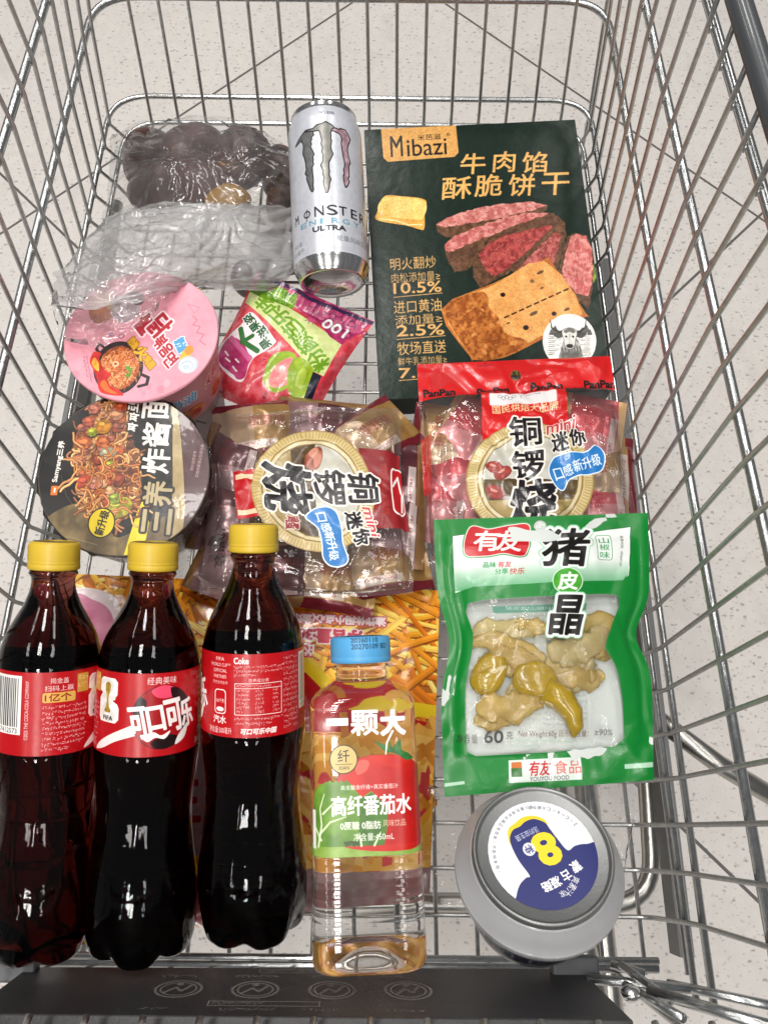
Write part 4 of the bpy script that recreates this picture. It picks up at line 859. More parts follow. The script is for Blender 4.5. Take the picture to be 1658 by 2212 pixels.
# ---------------------------------------------------------------- bowl noodles, black and maroon lid
A = Art([(319, 1233), (1683, 1233), (1683, 2517), (319, 2517)], 1100, 1040, '#14110f')
A.smooth([(1350, 1200), (1420, 1500), (1480, 1900), (1500, 2300), (1440, 2600), (1750, 2600), (1750, 1200)], '#3b1519', tex=('#4a1c20', 200)); A.smooth([(1330, 1180), (1375, 1290), (1440, 1600), (1500, 2000), (1515, 2230), (1480, 2560), (1400, 2560), (1410, 2100), (1380, 1700), (1350, 1400), (1280, 1220)], '#9b8455', tex=('#b9a273', 120))
A.smooth([(360, 2330), (560, 2150), (760, 2130), (900, 2260), (1000, 2380), (1180, 2300), (1300, 2230), (1430, 2230), (1300, 2560), (600, 2560)], '#8a744a', tex=('#5a4a30', 90)); A.line([(410, 2340), (640, 2480), (900, 2530)], 5, '#c9b98c', .7); A.line([(500, 1900), (560, 2060), (700, 2230)], 5, '#6d5d45', .7); A.line([(430, 2400), (620, 2380), (850, 2440)], 4, '#c9b98c', .5)
A.poly([(1150, 2130), (1180, 2090), (1240, 2260), (1230, 2380), (1180, 2520), (1060, 2530)], '#d6c41a', tex=('#e2d13a', 80))
g = random.Random(11)
A.smooth([(720, 1370), (900, 1270), (1060, 1230), (960, 1330), (1010, 1480), (1000, 1600), (1110, 1700), (1150, 1880), (1130, 2050), (1160, 2130), (1000, 2260), (820, 2190), (700, 2050), (640, 1900), (580, 1760), (570, 1620), (620, 1480)], '#5e2f18', tex=('#8a4f28', 40, 3))
def noodle(n, cols, x0=560, x1=1160, y0=1240, y1=2230, lw=(14, 26)):
    for i in range(n):
        y = g.uniform(y0, y1); f_ = (y-1240)/990; cx = np.interp(f_, [0, .15, .4, .65, 1], [980, 850, 800, 870, 940]); hw = np.interp(f_, [0, .15, .4, .7, 1], [90, 180, 230, 270, 170])
        x = cx+hw*g.uniform(-1, 1); t = g.uniform(0, 6.3); k = g.uniform(-.5, .5); p = [(x, y)]; st = g.uniform(14, 22)
        for j in range(9): t += k+.35*math.sin(j*1.3+i); x += st*math.cos(t); y += st*math.sin(t); p.append((x, y))
        w_ = g.uniform(*lw); c = hexc(g.choice(cols)); A.line(p, w_, c*.45, .9); A.line(p, w_*.72, c); A.line([(a-2, b-3) for a, b in p], w_*.22, np.clip(c*1.35+.08, 0, 1), .7)
noodle(240, ['#8a5230', '#a5683c', '#bd7f4c', '#713f22', '#cc8f5a', '#dca468'])
for i in range(60):                                    # diced meat and vegetables
    y = g.uniform(1340, 2180); f_ = (y-1240)/990; cx = np.interp(f_, [0, .3, .65, 1], [830, 740, 800, 900]); x = cx+g.uniform(-150, 170); r_ = g.uniform(28, 62)
    c = hexc(g.choice(['#b8583a', '#cf6a3c', '#96452e', '#c9865a', '#d69a48', '#a8604c', '#c47058', '#74402a', '#b04a38', '#d8a070'])); a0 = g.uniform(0, 6.3)
    q = [(x+r_*(1+.2*g.uniform(-1, 1))*math.cos(a0+j*1.257), y+r_*.85*math.sin(a0+j*1.257)) for j in range(5)]
    A.smooth([(a+4, b+8) for a, b in q], '#23100a', alpha=.7); A.smooth(q, c, tex=(c*.6, 24, 2.6)); A.smooth([(x+(a-x)*.5-6, y+(b-y)*.4-10) for a, b in q], np.clip(c*1.35+.06, 0, 1), alpha=.5)
for x, y, rx, ry, c in ((710, 1550, 42, 36, '#a9b02f'), (885, 1815, 46, 44, '#a8ab33'), (800, 1500, 66, 60, '#cf8a2e'), (860, 1720, 70, 52, '#a5a184'), (930, 1335, 60, 40, '#bb4a24'), (870, 1870, 60, 52, '#cc5a36'), (1030, 1640, 30, 40, '#6b3a1e'), (990, 2150, 110, 80, '#b5ab3a'), (950, 2080, 60, 40, '#98a83c'), (700, 1960, 70, 62, '#b8472c'), (780, 1960, 62, 46, '#c87f6a')):
    A.oval(x+4, y+9, rx, ry, '#2a140b', alpha=.6); A.oval(x, y, rx, ry, c, g.uniform(-30, 30), tex=(hexc(c)*.65, 26, 2.4)); A.oval(x-rx*.3, y-ry*.35, rx*.35, ry*.25, np.clip(hexc(c)*1.4+.1, 0, 1), alpha=.55)
noodle(40, ['#b9743f', '#a8622f', '#c98950'], y0=1650, y1=2200, lw=(16, 24))
def vtext(s_, xs, ys, w_, h_, **k):
    for ch, x, y in zip(s_, xs, ys): A.text(ch, x, y, w=w_, h=h_, rot=-88, **k)
vtext('짜짜로니', (1035, 1040, 1025, 1015), (1500, 1415, 1335, 1275), 66, 80, col='#ece6dc', bold=4, outline=((12, '#15110f'),), slant=.15)
vtext('炸酱面', (1255, 1235, 1215), (1775, 1560, 1330), 190, 215, col='#f1ece2', bold=6, outline=((18, '#15110f'),))
vtext('三养', (1300, 1290), (2250, 2035), 190, 225, col='#b7a57e', bold=6, outline=((18, '#15110f'),))
A.text('Samyang三养', 465, 1790, w=330, h=60, rot=-86, col='#e9e4dc', bold=3); A.rect(432, 1985, 488, 2060, '#d8701f', r=6); A.rect(455, 2000, 470, 2040, '#f0e0d0')
A.oval(865, 2270, 110, 118, '#1a1713'); A.oval(865, 2270, 100, 108, '#d8bd1e'); A.text('新升级', 868, 2270, w=190, h=74, rot=-78, col='#1d1914', bold=3)
A.text('图片仅供参考', 1555, 1765, w=160, h=26, rot=-84, col='#c9b3ae'); A.text('实物内容请以包装为准', 1605, 1765, w=270, h=28, rot=-84, col='#c9b3ae')
A.shade(.06, 50)
cc = at(268, 1022, d=.525); bowl = empty('noodle_bowl', upright(cc, (.02, -math.sin(R(7)), math.cos(R(7)))), 'black and maroon noodle bowl with noodles pictured on its lid, near the pink cup', 'noodle bowl')
rl = .0560
lid = lid_disc('lid', rl, .0004, printed('bowl_lid_print', A.image('bowl_lid_print'), rough=.30, spec=.5, coat=.3, bump=.25, bscale=50), bowl, dome=.001)
v, f, u = lathe([(rl*.985, .0000), (rl*1.006, .0003), (rl*1.012, -.0015), (rl*1.0, -.0035), (rl*.95, -.004)], 72); mesh('lid_rim', v, f, pbr('bowl_rim', (.12, .10, .085), .3, coat=.3), lid)
v, f, u = lathe([(.0005, -.078), (.041, -.078), (.0425, -.080), (.045, -.06), (.0525, -.010), (.053, -.004)], 72); mesh('bowl_wall', v, f, pbr('bowl_wall', (.30, .25, .22), .4, var=.4, bscale=120), bowl)
SHR = film('shrink_film', haze=.05, gloss=.25, bump=.4, bscale=60)
v, f, u = lathe([(.0435, -.081), (.047, -.06), (.0535, -.035), (.0560, -.012), (.0574, -.001)], 90)
g = random.Random(6); v = [(x*(1+.014*math.sin(17*math.atan2(x, z)+y*90)+.008*math.sin(41*math.atan2(x, z))), y, z*(1+.014*math.sin(17*math.atan2(x, z)+y*90)+.008*math.sin(41*math.atan2(x, z)))) for x, y, z in v]
mesh('shrink_wrap', v, f, SHR, bowl)

# ---------------------------------------------------------------- gummy sweets pouch
K = crop(560, 760, 2.961); Q = [(560, 85), (1578, 528), (985, 1500), (20, 1080)]
A = Art(Q, 800, 830, '#c3313f'); th = 23.5
A.shade(.0, 10); A.poly([(560, 85), (1578, 528), (985, 1500), (20, 1080)], '#c42f3c', tex=('#d8606a', 60, 2.5))
g = random.Random(9)
for i in range(90): A.oval(g.uniform(100, 1000), g.uniform(400, 1450), g.uniform(10, 40), g.uniform(6, 24), g.choice(['#e08a86', '#a81f2c', '#d14a52', '#b4232f', '#dd5a5c']), g.uniform(0, 180), alpha=.5)
A.poly([(480, 270), (430, 375), (1060, 1030), (1150, 1060), (1300, 775), (900, 480), (560, 250)], '#d3dc9a', tex=('#c3cf86', 50))
A.poly([(560, 85), (470, 260), (580, 350), (860, 440), (920, 330), (960, 270), (700, 120)], '#7cab1e', tex=('#4f7a14', 24, 3)); 
for i in range(14): A.line([(590+i*22, 225+i*10), (580+i*22, 255+i*10)], 6, '#9cc246'); A.rect(640+i*16, 265+i*8.6, 650+i*16, 277+i*8.6, '#e4ecc0', rot=20)
A.poly([(560, 85), (1578, 528), (1300, 775), (1190, 710), (1090, 560), (880, 410), (910, 290), (560, 150)], '#971f55', tex=('#b8356a', 40))
for i in range(42):
    x, y = g.uniform(600, 1560), 0; y = 120+(x-560)*.43+g.uniform(-60, 260)
    if y > 130+(x-560)*.43+(260 if x > 1000 else 90): continue
    r_ = g.uniform(22, 40); A.oval(x, y, r_, r_*.8, '#d0527f' if i % 3 else '#c23a6e', alpha=.9)
    for k in range(9): a = k*.7; A.line([(x+r_*math.cos(a), y+r_*.8*math.sin(a)), (x+r_*1.6*math.cos(a), y+r_*1.3*math.sin(a))], 6, '#2c1a4a', .8)
A.line([(570, 140), (880, 240), (1000, 330), (1560, 545)], 34, '#231a40', .85); A.line([(560, 100), (930, 250)], 14, '#231a40', .6)
for ch, x, y in zip('粉颜芭乐味', (1095, 980, 870, 750, 620), (930, 790, 660, 530, 415)): A.text(ch, x, y, w=175, h=165, col='#6c9a1c', bold=6, rot=-133)
A.text('100', 1235, 610, w=230, h=110, rot=208, col='#ece8e6', bold=5, outline=((5, '#5a1440'),)); A.text('%', 1350, 600, w=40, h=40, rot=208, col='#ece8e6'); A.text('果汁果肉添加', 1030, 470, w=170, h=24, rot=204, col='#e6d6dc')
A.smooth([(390, 610), (480, 500), (540, 530), (700, 740), (720, 780), (640, 850), (540, 900), (500, 960), (460, 1070), (420, 1095), (340, 1050), (240, 950), (190, 850), (210, 740), (300, 660)], '#efe4e6')
A.smooth([(300, 690), (420, 760), (480, 860), (520, 900), (490, 960), (460, 1060), (400, 1070), (360, 1030), (250, 940), (210, 850), (240, 740)], '#a3295c', tex=('#c04a7c', 90)); A.line([(310, 700), (490, 910)], 44, '#c9608f'); A.line([(400, 640), (430, 760), (560, 850)], 46, '#2c6b2f'); A.line([(420, 760), (510, 715)], 40, '#2c6b2f')
for q in ([(270, 820), (300, 860)], [(280, 880), (320, 915)], [(350, 960), (385, 1000)], [(370, 900), (400, 930)]): A.line(q, 14, '#efe4e6')
for ch, x, y in zip('果滋果姿', (630, 600, 530, 470), (790, 690, 630, 555)): A.text(ch, x, y, w=92, h=86, col='#17532c', rot=-126, bold=4, outline=((9, '#efe9e6'),))
A.smooth([(690, 900), (820, 860), (900, 900), (880, 1000), (830, 1080), (840, 1150), (720, 1190), (640, 1130), (620, 1060)], '#9dbb22', tex=('#86a51a', 60)); A.smooth([(740, 970), (870, 915), (850, 1020), (830, 1130), (700, 1150), (665, 1090)], '#e0777a', tex=('#e8a59a', 50))
A.smooth([(880, 930), (960, 920), (1050, 1000), (1050, 1080), (980, 1260), (910, 1285), (840, 1180), (830, 1050)], '#9db81f', tex=('#7f9c16', 60)); A.oval(950, 1080, 40, 80, '#c3d46a', 20, alpha=.5)
A.poly([(1055, 1030), (1130, 1060), (1010, 1330), (960, 1400), (930, 1360)], '#181b2c'); A.smooth([(150, 980), (150, 1120), (290, 1330), (330, 1280), (240, 1130)], '#a5b53a'); A.poly([(20, 1080), (150, 1080), (290, 1310), (260, 1330)], '#1b1c34')
A.text('有好', 640, 1205, w=60, h=34, rot=-60, col='#2a1220')
A.shade(.05, 30)
C = [at(*K(*Q[0]), z=.078), at(*K(*Q[1]), z=.060), at(*K(*Q[2]), z=.045), at(*K(*Q[3]), z=.055)]
gp = empty('sweets_pouch', center(C), 'pink and green guava gummy pouch lying askew below the silver can', 'pouch')
def gedge(U, V): return U+.05*np.sin(np.pi*V)*(U-.5)*-1.2, V
gm = printed('gummy_print', A.image('gummy_print'), rough=.27, coat=.25, bump=.3, bscale=70)
pack('pouch', C, gm, pbr('pouch_back', (.45, .06, .16), .3), gp, bulge=.017, seed=3, wr=.0022, nc=34, seal=(.16, .02, .02, .02), edge=gedge, rip=.0004)

# ---------------------------------------------------------------- clear bags of wrapped cakes
GOLDW = '#b08f5c'
def cake_mat(name, base, band, txt):
    A = Art([(0, 0), (100, 0), (100, 70), (0, 70)], 400, 280, base); A.rect(0, 0, 100, 9, band); A.rect(0, 61, 100, 70, band); A.rect(0, 9, 46, 61, '#c3b1ad', alpha=.45); A.rect(8, 52, 70, 60, '#d6c9c4', alpha=.8); A.small(10, 53, 68, 59, 1, txt, seed=len(name)); A.text('铜锣烧', 60, 30, w=40, h=14, col=txt, bold=.3, alpha=.7)
    A.shade(.12, 12); return printed(name, A.image(name), rough=.25, metal=.25, coat=.2, bump=.25, bscale=60)
CM = cake_mat('maroon_cake_wrapper', '#4f2429', '#86643f', '#6d1a22'); CG = cake_mat('gold_cake_wrapper', '#94713f', '#6d202a', '#8a2a2a'); CR = cake_mat('red_cake_wrapper', '#b3444a', '#c7a172', '#9c1522')
def cake(px, py, z, ang, mat, label, grp, w=.070, h=.050, th=.015, tip=0., seed=1):
    c = at(px, py, z=z); a = R(ang); ux = Vector((math.cos(a), math.sin(a), 0)); uy = Vector((-math.sin(a), math.cos(a), 0)); up = Vector((0, 0, 1))
    M = Matrix.Rotation(R(tip), 3, uy); ux, up = M @ ux, M @ up
    C = [c-ux*w/2+uy*h/2, c+ux*w/2+uy*h/2, c+ux*w/2-uy*h/2, c-ux*w/2-uy*h/2]
    e = empty('wrapped_cake', center(C), label, 'wrapped cake', grp)
    pack('wrapper', C, mat, mat, e, bulge=th*.6, n=20, m=20, seed=seed, wr=.0016, nc=16, seal=(.02, .02, .14, .14), thick=th*.4, pw=.45)
def blue_tag(x, y, rot, w, s):
    pass
# maroon bag
K = crop(580, 1150, 2.3686); Q = [(100, 130), (1370, 85), (1490, 1400), (10, 1375)]
A = Art(Q, 1000, 980)
OUT = ((13, '#efe9df'),)
A.poly([(1100, 410), (1390, 405), (1445, 960), (1150, 960)], '#7d1016', tex=('#8d171d', 80)); A.poly([(250, 560), (400, 550), (410, 900), (255, 900)], '#b5141c'); A.rect(262, 580, 400, 612, '#e0c9a5'); A.rect(262, 845, 400, 878, '#e0c9a5')
A.oval(785, 715, 428, 408, '#a68a50'); A.oval(785, 715, 418, 398, '#c9b47c')
for i in range(110):
    a = i*2*math.pi/110; A.line([(785+372*math.cos(a), 715+354*math.sin(a)), (785+412*math.cos(a), 715+392*math.sin(a))], 9, '#a88e55', .8)
A.oval(785, 715, 360, 342, '#8f7741'); A.oval(785, 715, 348, 330, '#cfc098'); A.oval(785, 715, 325, 308, '#7a6434')
sb = [(785+318*math.cos(t), 715+300*math.sin(t)) for t in np.linspace(0, 6.2832, 70, endpoint=False)]
A.shape(sb, '#b9a878'); A.shape([(min(x, 700), y) for x, y in sb], '#a58f5a', tex=('#8d7846', 60)); A.shape([(min(max(x, 640), 810), y) for x, y in sb], '#3a2a16', tex=('#57401f', 40)); A.shape([(max(x, 800), y) for x, y in sb], '#c6c4b8', tex=('#b6b3a4', 80))
A.smooth([(720, 540), (760, 470), (830, 430), (860, 490), (840, 570), (800, 595), (760, 580)], '#a5604c', tex=('#7d3f30', 26)); A.smooth([(760, 480), (800, 440), (830, 470), (800, 520)], '#c98a74'); A.smooth([(800, 500), (850, 490), (845, 550), (810, 580)], '#c07d68')
A.rect(1335, 505, 1425, 862, '#e9e3dc', r=40); A.rect(1345, 515, 1420, 850, '#b3141e', r=36); A.line([(1350, 640), (1385, 560), (1415, 700), (1400, 830)], 12, '#e9e3dc')
A.text('国民烘焙大品牌', 1285, 690, w=370, h=44, rot=90, col='#a33a30')
for ch, x, y in zip('铜锣', (1140, 905), (680, 690)): A.text(ch, x, y, w=200, h=215, rot=90, col='#151016', bold=6, outline=OUT)
A.text('烧', 610, 700, w=330, h=330, rot=90, col='#151016', bold=12, outline=OUT, slant=.15)
A.text('mini', 1170, 915, w=200, h=70, rot=80, col='#c23a44', slant=.3, bold=3, outline=((8, '#efe9df'),)); 
for ch, x, y in zip('迷你', (1050, 1095), (900, 1010)): A.text(ch, x, y, w=108, h=112, rot=82, col='#17141c', bold=5, outline=((10, '#efe9df'),))
def flag(pts, oc='#e6eef5'):
    A.smooth(pts, '#2272b8', n=5, outline=((9, oc),), tex=('#2a7cc2', 60))
flag([(730, 890), (790, 830), (870, 815), (930, 850), (955, 950), (960, 1050), (1000, 1160), (960, 1195), (880, 1195), (835, 1150), (825, 1060), (800, 960)])
for ch, x, y in zip('口感新升级', (825, 855, 875, 890, 905), (880, 950, 1010, 1072, 1135)): A.text(ch, x, y, w=62, h=66, rot=78, col='#eef2f6', bold=2)
A.text('鸡蛋', 625, 935, w=90, h=95, rot=90, col='#8d1a20', bold=4, outline=((6, '#e9dfd0'),)); A.text('12枚装', 150, 1080, w=250, h=80, rot=90, col='#231c1c', bold=2); A.text('净含量', 90, 1080, w=160, h=44, rot=90, col='#3c3030'); A.text('20251226', 690, 200, w=130, h=26, rot=90, col='#2b2426', alpha=.8)
C = [at(*K(*Q[0]), z=.082), at(*K(*Q[1]), z=.082), at(*K(*Q[2]), z=.096), at(*K(*Q[3]), z=.096)]
mbg = empty('cake_bag', center(C), 'clear cake bag with a round gold print and dark maroon wrappers, beside the noodle bowl', 'cake bag')
CLR = dict(haze=.035, gloss=.30, rough=.06, bump=.5, bscale=34.)
MF = printed('maroon_bag_print', A.image('maroon_bag_print'), rough=.36, coat=.12, clear=CLR)
FB = film('clear_bag_back', haze=.03, gloss=.12, bump=.3, bscale=38.)
def wav(U, V): return U+.012*np.sin(V*9+1)*(U > .5)-.010*np.sin(V*7)*(U < .5), V+.012*np.sin(U*8)*(V < .5)+.01*np.sin(U*9+2)*(V > .5)
pack('bag', C, MF, FB, mbg, bulge=.012, n=70, m=70, seed=21, wr=.0026, nc=110, seal=(.03, .03, .02, .03), thick=.030, pw=.35, edge=wav)
gm_ = 'wrapped cakes inside the clear bag with the round gold print'; lb = 'small maroon and gold wrapped cake inside the clear bag with the round gold print'
for i, (x, y, a, t, m_) in enumerate(((560, 930, 8, 0, CG), (690, 925, -6, 0, CM), (800, 945, 40, 10, CG), (500, 1010, 80, 0, CM), (495, 1100, 84, 8, CM), (600, 1240, 5, 0, CM), (710, 1245, -8, 0, CG), (820, 1215, 12, 6, CG), (845, 1050, 88, 0, CM), (845, 1130, 86, 6, CM), (670, 1090, 0, 0, CG), (505, 1195, 70, 0, CM))):
    cake(x, y, .066, a, m_, lb, gm_, tip=t, seed=i+30)
# red bag
K = crop(1220, 1020, 2.5906); Q = [(-8, 112), (1447, 48), (1700, 1560), (70, 1640)]
A = Art(Q, 1000, 1060)
A.poly([(-60, 60), (1500, 0), (1520, 312), (-30, 405)], '#c30f13', tex=('#cf1a1a', 200)); A.poly([(470, 380), (1100, 340), (1115, 560), (1130, 900), (480, 900)], '#c30f13', tex=('#cf1a1a', 200))
for i, (x, y) in enumerate(((55, 336), (565, 334), (968, 302), (1372, 275))): A.text('PanPan', x+(105 if i == 0 else 0), y-(0 if i else 0), w=236, h=58, rot=-3.5, col='#1b1013', bold=5)
A.text('QBAKERY', 505, 122, w=130, h=20, rot=-3, col='#6d0a10'); A.poly([(495, 108), (505, 94), (515, 108)], '#6d0a10'); A.oval(735, 205, 40, 40, '#6b5a2a'); A.text('51', 737, 190, w=50, h=24, rot=-3, col='#2a1a10', bold=3); A.rect(700, 205, 772, 232, '#2a1a10', rot=-3)
A.rect(535, 372, 1030, 466, '#e3dfdf', r=10, rot=-2.5, outline=((6, '#e58a8a'),))
for k in range(5): A.oval(612+26*k, 402+(12 if k % 2 else 0), 15, 15, '#77777c'); A.oval(612+26*k, 402+(12 if k % 2 else 0), 11.5, 11.5, '#e3dfdf')
A.rect(768, 385, 772, 418, '#77777c'); A.small(808, 376, 975, 396, 1, '#3a3a40', seed=4)
A.text('国民烘焙大品牌', 798, 500, w=490, h=68, rot=-3, col='#e8cf9a', bold=2)
A.oval(830, 1060, 478, 440, '#a68a50'); A.oval(830, 1060, 466, 430, '#cbb782')
for i in range(120):
    a = i*2*math.pi/120; A.line([(830+412*math.cos(a), 1060+380*math.sin(a)), (830+460*math.cos(a), 1060+424*math.sin(a))], 9, '#ab9159', .8)
A.oval(830, 1060, 398, 366, '#8f7741'); A.oval(830, 1060, 384, 353, '#cfc098'); A.oval(830, 1060, 360, 331, '#7a6434')
sb = [(830+352*math.cos(t), 1060+324*math.sin(t)) for t in np.linspace(0, 6.2832, 70, endpoint=False)]
A.shape(sb, '#c9c7bd', tex=('#b9b6aa', 90)); A.shape([(x, max(y, 1065)) for x, y in sb], '#453621', tex=('#5f4c2a', 60)); A.shape([(x, max(y, 1210)) for x, y in sb], '#a58f5a', tex=('#8d7846', 60))
for x, y, r_, ro in ((560, 975, 66, 15), (625, 1015, 72, -30), (570, 1152, 74, 20)): A.oval(x, y, r_, r_*.66, '#7d2a22', ro); A.oval(x-3, y-4, r_*.9, r_*.55, '#a3453a', ro, tex=('#8a322a', 20)); A.oval(x-10, y-12, r_*.4, r_*.14, '#d9a090', ro, alpha=.8); A.line([(x-r_*.6, y+4), (x+r_*.6, y+6)], 5, '#5d1a16', .6)
for ch, x, y in zip('铜锣', (795, 815), (695, 955)): A.text(ch, x, y, w=230, h=225, rot=-3, col='#151016', bold=6, outline=((15, '#efe9df'),))
A.text('烧', 850, 1240, w=330, h=330, rot=-3, col='#151016', bold=12, outline=((15, '#efe9df'),), slant=.15)
A.text('mini', 1060, 650, w=215, h=110, rot=-14, col='#c23a44', slant=.3, bold=3, outline=((8, '#efe9df'),))
for ch, x, y in zip('迷你', (1050, 1180), (780, 740)): A.text(ch, x, y, w=118, h=135, rot=-8, col='#17141c', bold=5, outline=((10, '#efe9df'),))
flag([(970, 1000), (1010, 900), (1090, 870), (1180, 860), (1260, 850), (1320, 800), (1370, 830), (1390, 900), (1360, 980), (1280, 1010), (1180, 1030), (1110, 1070), (1070, 1140), (1010, 1090)])
for ch, x, y in zip('口感新升级', (1042, 1112, 1185, 1255, 1325), (1020, 990, 955, 930, 905)): A.text(ch, x, y, w=68, h=88, rot=-20, col='#eef2f6', bold=2)
A.rect(10, 980, 85, 1075, '#c9a0a0', rot=-3, alpha=.5); A.small(0, 830, 80, 960, 4, '#d9b0ae', seed=6, alpha=.7)
A.poly([(-20, 700), (95, 690), (100, 1120), (0, 1130)], '#c30f13', alpha=.55)
C = [at(*K(*Q[0]), z=.062), at(*K(*Q[1]), z=.062), at(*K(*Q[2]), z=.088), at(*K(*Q[3]), z=.088)]
rb = empty('cake_bag', center(C), 'clear cake bag with a bright red header strip, overlapping the dark green box', 'cake bag')
RF = printed('red_bag_print', A.image('red_bag_print'), rough=.26, coat=.25, clear=CLR, bump=.15, bscale=30)
pack('bag', C, RF, FB, rb, bulge=.012, n=70, m=76, seed=44, wr=.0028, nc=110, seal=(.19, .03, .02, .02), thick=.028, pw=.35)
gr_ = 'wrapped cakes inside the red topped clear bag'; lb = 'small red and gold wrapped cake inside the red topped clear bag'
for i, (x, y, a, t, m_) in enumerate(((955, 960, 82, 0, CG), (985, 1030, 96, 8, CR), (950, 1080, 84, 0, CR), (1010, 935, 60, 10, CR), (1275, 940, 78, 0, CR), (1300, 1020, 84, 8, CG), (1290, 1090, 92, 0, CR), (1225, 950, 30, 4, CR), (1100, 1020, 0, 0, CG), (1180, 1100, 6, 0, CR), (1060, 1100, -6, 0, CR))):
    cake(x, y, .052, a, m_, lb, gr_, tip=t, seed=i+60)

# ---------------------------------------------------------------- green pork skin packet
K = crop(1120, 1500, 1.479); Q = [(215, 25), (1140, -5), (1166, 1149), (262, 1223)]
GR = '#05772a'
A = Art(Q, 900, 1100, GR); GD = '#07591f'
A.poly([(300, 105), (370, 95), (640, 88), (900, 88), (1065, 65), (1050, 300), (1020, 330), (620, 352), (380, 360), (305, 388)], '#dfe3df', outline=((4, GD),))
for i in range(22):
    y = 240+i*5.5; A.line([(306, y+6), (600, y), (1046, y-16)], 6, GR, .035*i*.75)
A.poly([(305, 372), (380, 350), (620, 342), (1025, 322), (1040, 300), (1046, 330), (620, 420), (305, 420)], GR)
A.smooth([(375, 65), (460, 72), (560, 52), (635, 60), (612, 198), (520, 192), (440, 205), (352, 192)], '#b5121c', n=6, outline=((9, '#2f8a48'), (4, '#eee9e4')), tex=('#c11d24', 60))
for ch, x in zip('有友', (448, 545)): A.text(ch, x, 130, w=110, h=100, col='#f1ece6', bold=3, slant=.15)
A.text('品味', 456, 248, w=56, h=26, col='#15803a', bold=1); A.text('有友', 520, 248, w=56, h=28, col='#b5121c', slant=.2, bold=1); A.text('分享', 505, 280, w=56, h=26, col='#15803a', bold=1); A.text('快乐', 570, 283, w=62, h=30, col='#b5121c', slant=.2, bold=1)
A.text('猪', 785, 165, w=190, h=185, col='#14110f', bold=5, slant=.18, outline=((16, '#9ccfae'), (11, '#e6eae6')))
A.oval(783, 330, 66, 62, '#cfe3cf'); A.oval(783, 330, 62, 58, '#2f8f2a', tex=('#4fa52f', 30)); A.text('皮', 785, 330, w=82, h=78, col='#eef3ea', bold=3, slant=.1)
A.rect(918, 106, 978, 228, '#dfe3df', r=10, outline=((3, '#15803a'),))
for ch, y in zip('山椒味', (132, 168, 206)): A.text(ch, 948, y, w=42, h=32, col='#15803a', bold=.6)
A.text('股票代码：603697.SH', 1022, 182, w=150, h=13, rot=94, col='#3a3f3c')
win = [(335, 460), (350, 425), (420, 412), (700, 398), (960, 385), (1005, 392), (1020, 430), (1010, 540), (975, 620), (1000, 690), (1025, 850), (1033, 985), (1000, 1020), (720, 1045), (400, 1062), (360, 1045), (350, 900), (345, 700), (350, 560)]
A.shape(win, '#dfe3e0'); A.shape(win, GR, erase=True)
A.text('晶', 787, 480, w=150, h=165, col='#14110f', bold=5, slant=.12, outline=((14, '#9ccfae'), (10, '#e6eae6')))
A.text('净含量', 360, 994, w=92, h=36, col='#23241f', bold=.5); A.text('60', 474, 985, w=80, h=48, col='#1a1a18', bold=2); A.text('克', 542, 978, w=30, h=30, col='#1a1a18'); A.text('Net Weight:60g', 664, 975, w=168, h=30, col='#5a3b2c', bold=.5); A.text('固形物含量：', 822, 970, w=130, h=26, col='#5a3b2c'); A.text('≥90%', 948, 965, w=74, h=24, col='#3a332c')
A.poly([(545, 1078), (858, 1062), (862, 1150), (548, 1166)], '#cfd9d2'); A.text('有友', 682, 1108, w=92, h=56, rot=-3, col='#b5121c', slant=.2, bold=1.5); A.text('食品', 800, 1102, w=115, h=52, rot=-3, col='#c9605a', bold=1); A.rect(558, 1085, 604, 1115, '#c26a2a', rot=-3); A.rect(558, 1108, 604, 1142, '#2a6a2a', rot=-3); A.text('YOUYOU FOOD', 722, 1146, w=170, h=16, rot=-3, col='#2a2a26')
A.poly([(1040, 1090), (1160, 1080), (1162, 1100), (1042, 1108)], '#a9cbb2'); A.poly([(262, 1170), (350, 1160), (352, 1172), (262, 1184)], '#a9cbb2')
A.oval(681, 56, 27, 26, '#101010', erase=True)
C = [at(*K(*Q[0]), z=.112), at(*K(*Q[1]), z=.108), at(*K(*Q[2]), z=.098), at(*K(*Q[3]), z=.094)]
gp = empty('snack_packet', center(C), 'green packet with a clear window onto pickled pork skin, lying above the round tub', 'snack packet')
def ge(U, V):
    n1 = np.exp(-((V-.47)/.13)**2); n2 = np.exp(-((V-.48)/.10)**2)
    return U+.05*n1*np.clip(1-2*U, 0, 1)-.07*n2*np.clip(2*U-1, 0, 1), V
GF = printed('green_packet_print', A.image('green_packet_print'), rough=.32, coat=.06, clear=dict(haze=.01, gloss=.20, rough=.05, bump=.45, bscale=50.), bump=.12, bscale=40, spec=.4)
A = Art(Q, 450, 550, '#c4cac6'); A.rect(470, 420, 895, 452, '#6aa893', rot=-2); A.text('猪皮晶(山椒味)', 640, 437, w=220, h=20, col='#d5e6de'); A.small(620, 465, 800, 480, 1, '#8a968f', seed=2)
A.rect(480, 745, 890, 960, '#b9c0bc', rot=-2); A.rect(483, 748, 887, 957, '#c4cac6', rot=-2); A.small(700, 760, 885, 950, 8, '#8f97a0', seed=3); A.small(500, 860, 690, 950, 4, '#9aa29f', seed=4); A.small(560, 995, 840, 1035, 2, '#8fbfa0', seed=5)
GB = printed('green_packet_back', A.image('green_packet_back'), rough=.4)
def gdome(U, V): return np.where((V > .30) & (V < .92), 1, .25)
fo, bo, gsurf, gn = pack('packet', C, GF, GB, gp, bulge=.011, n=70, m=84, seed=77, wr=.0018, nc=80, seal=(.10, .12, .06, .06), edge=ge, thick=.004, pw=.5)
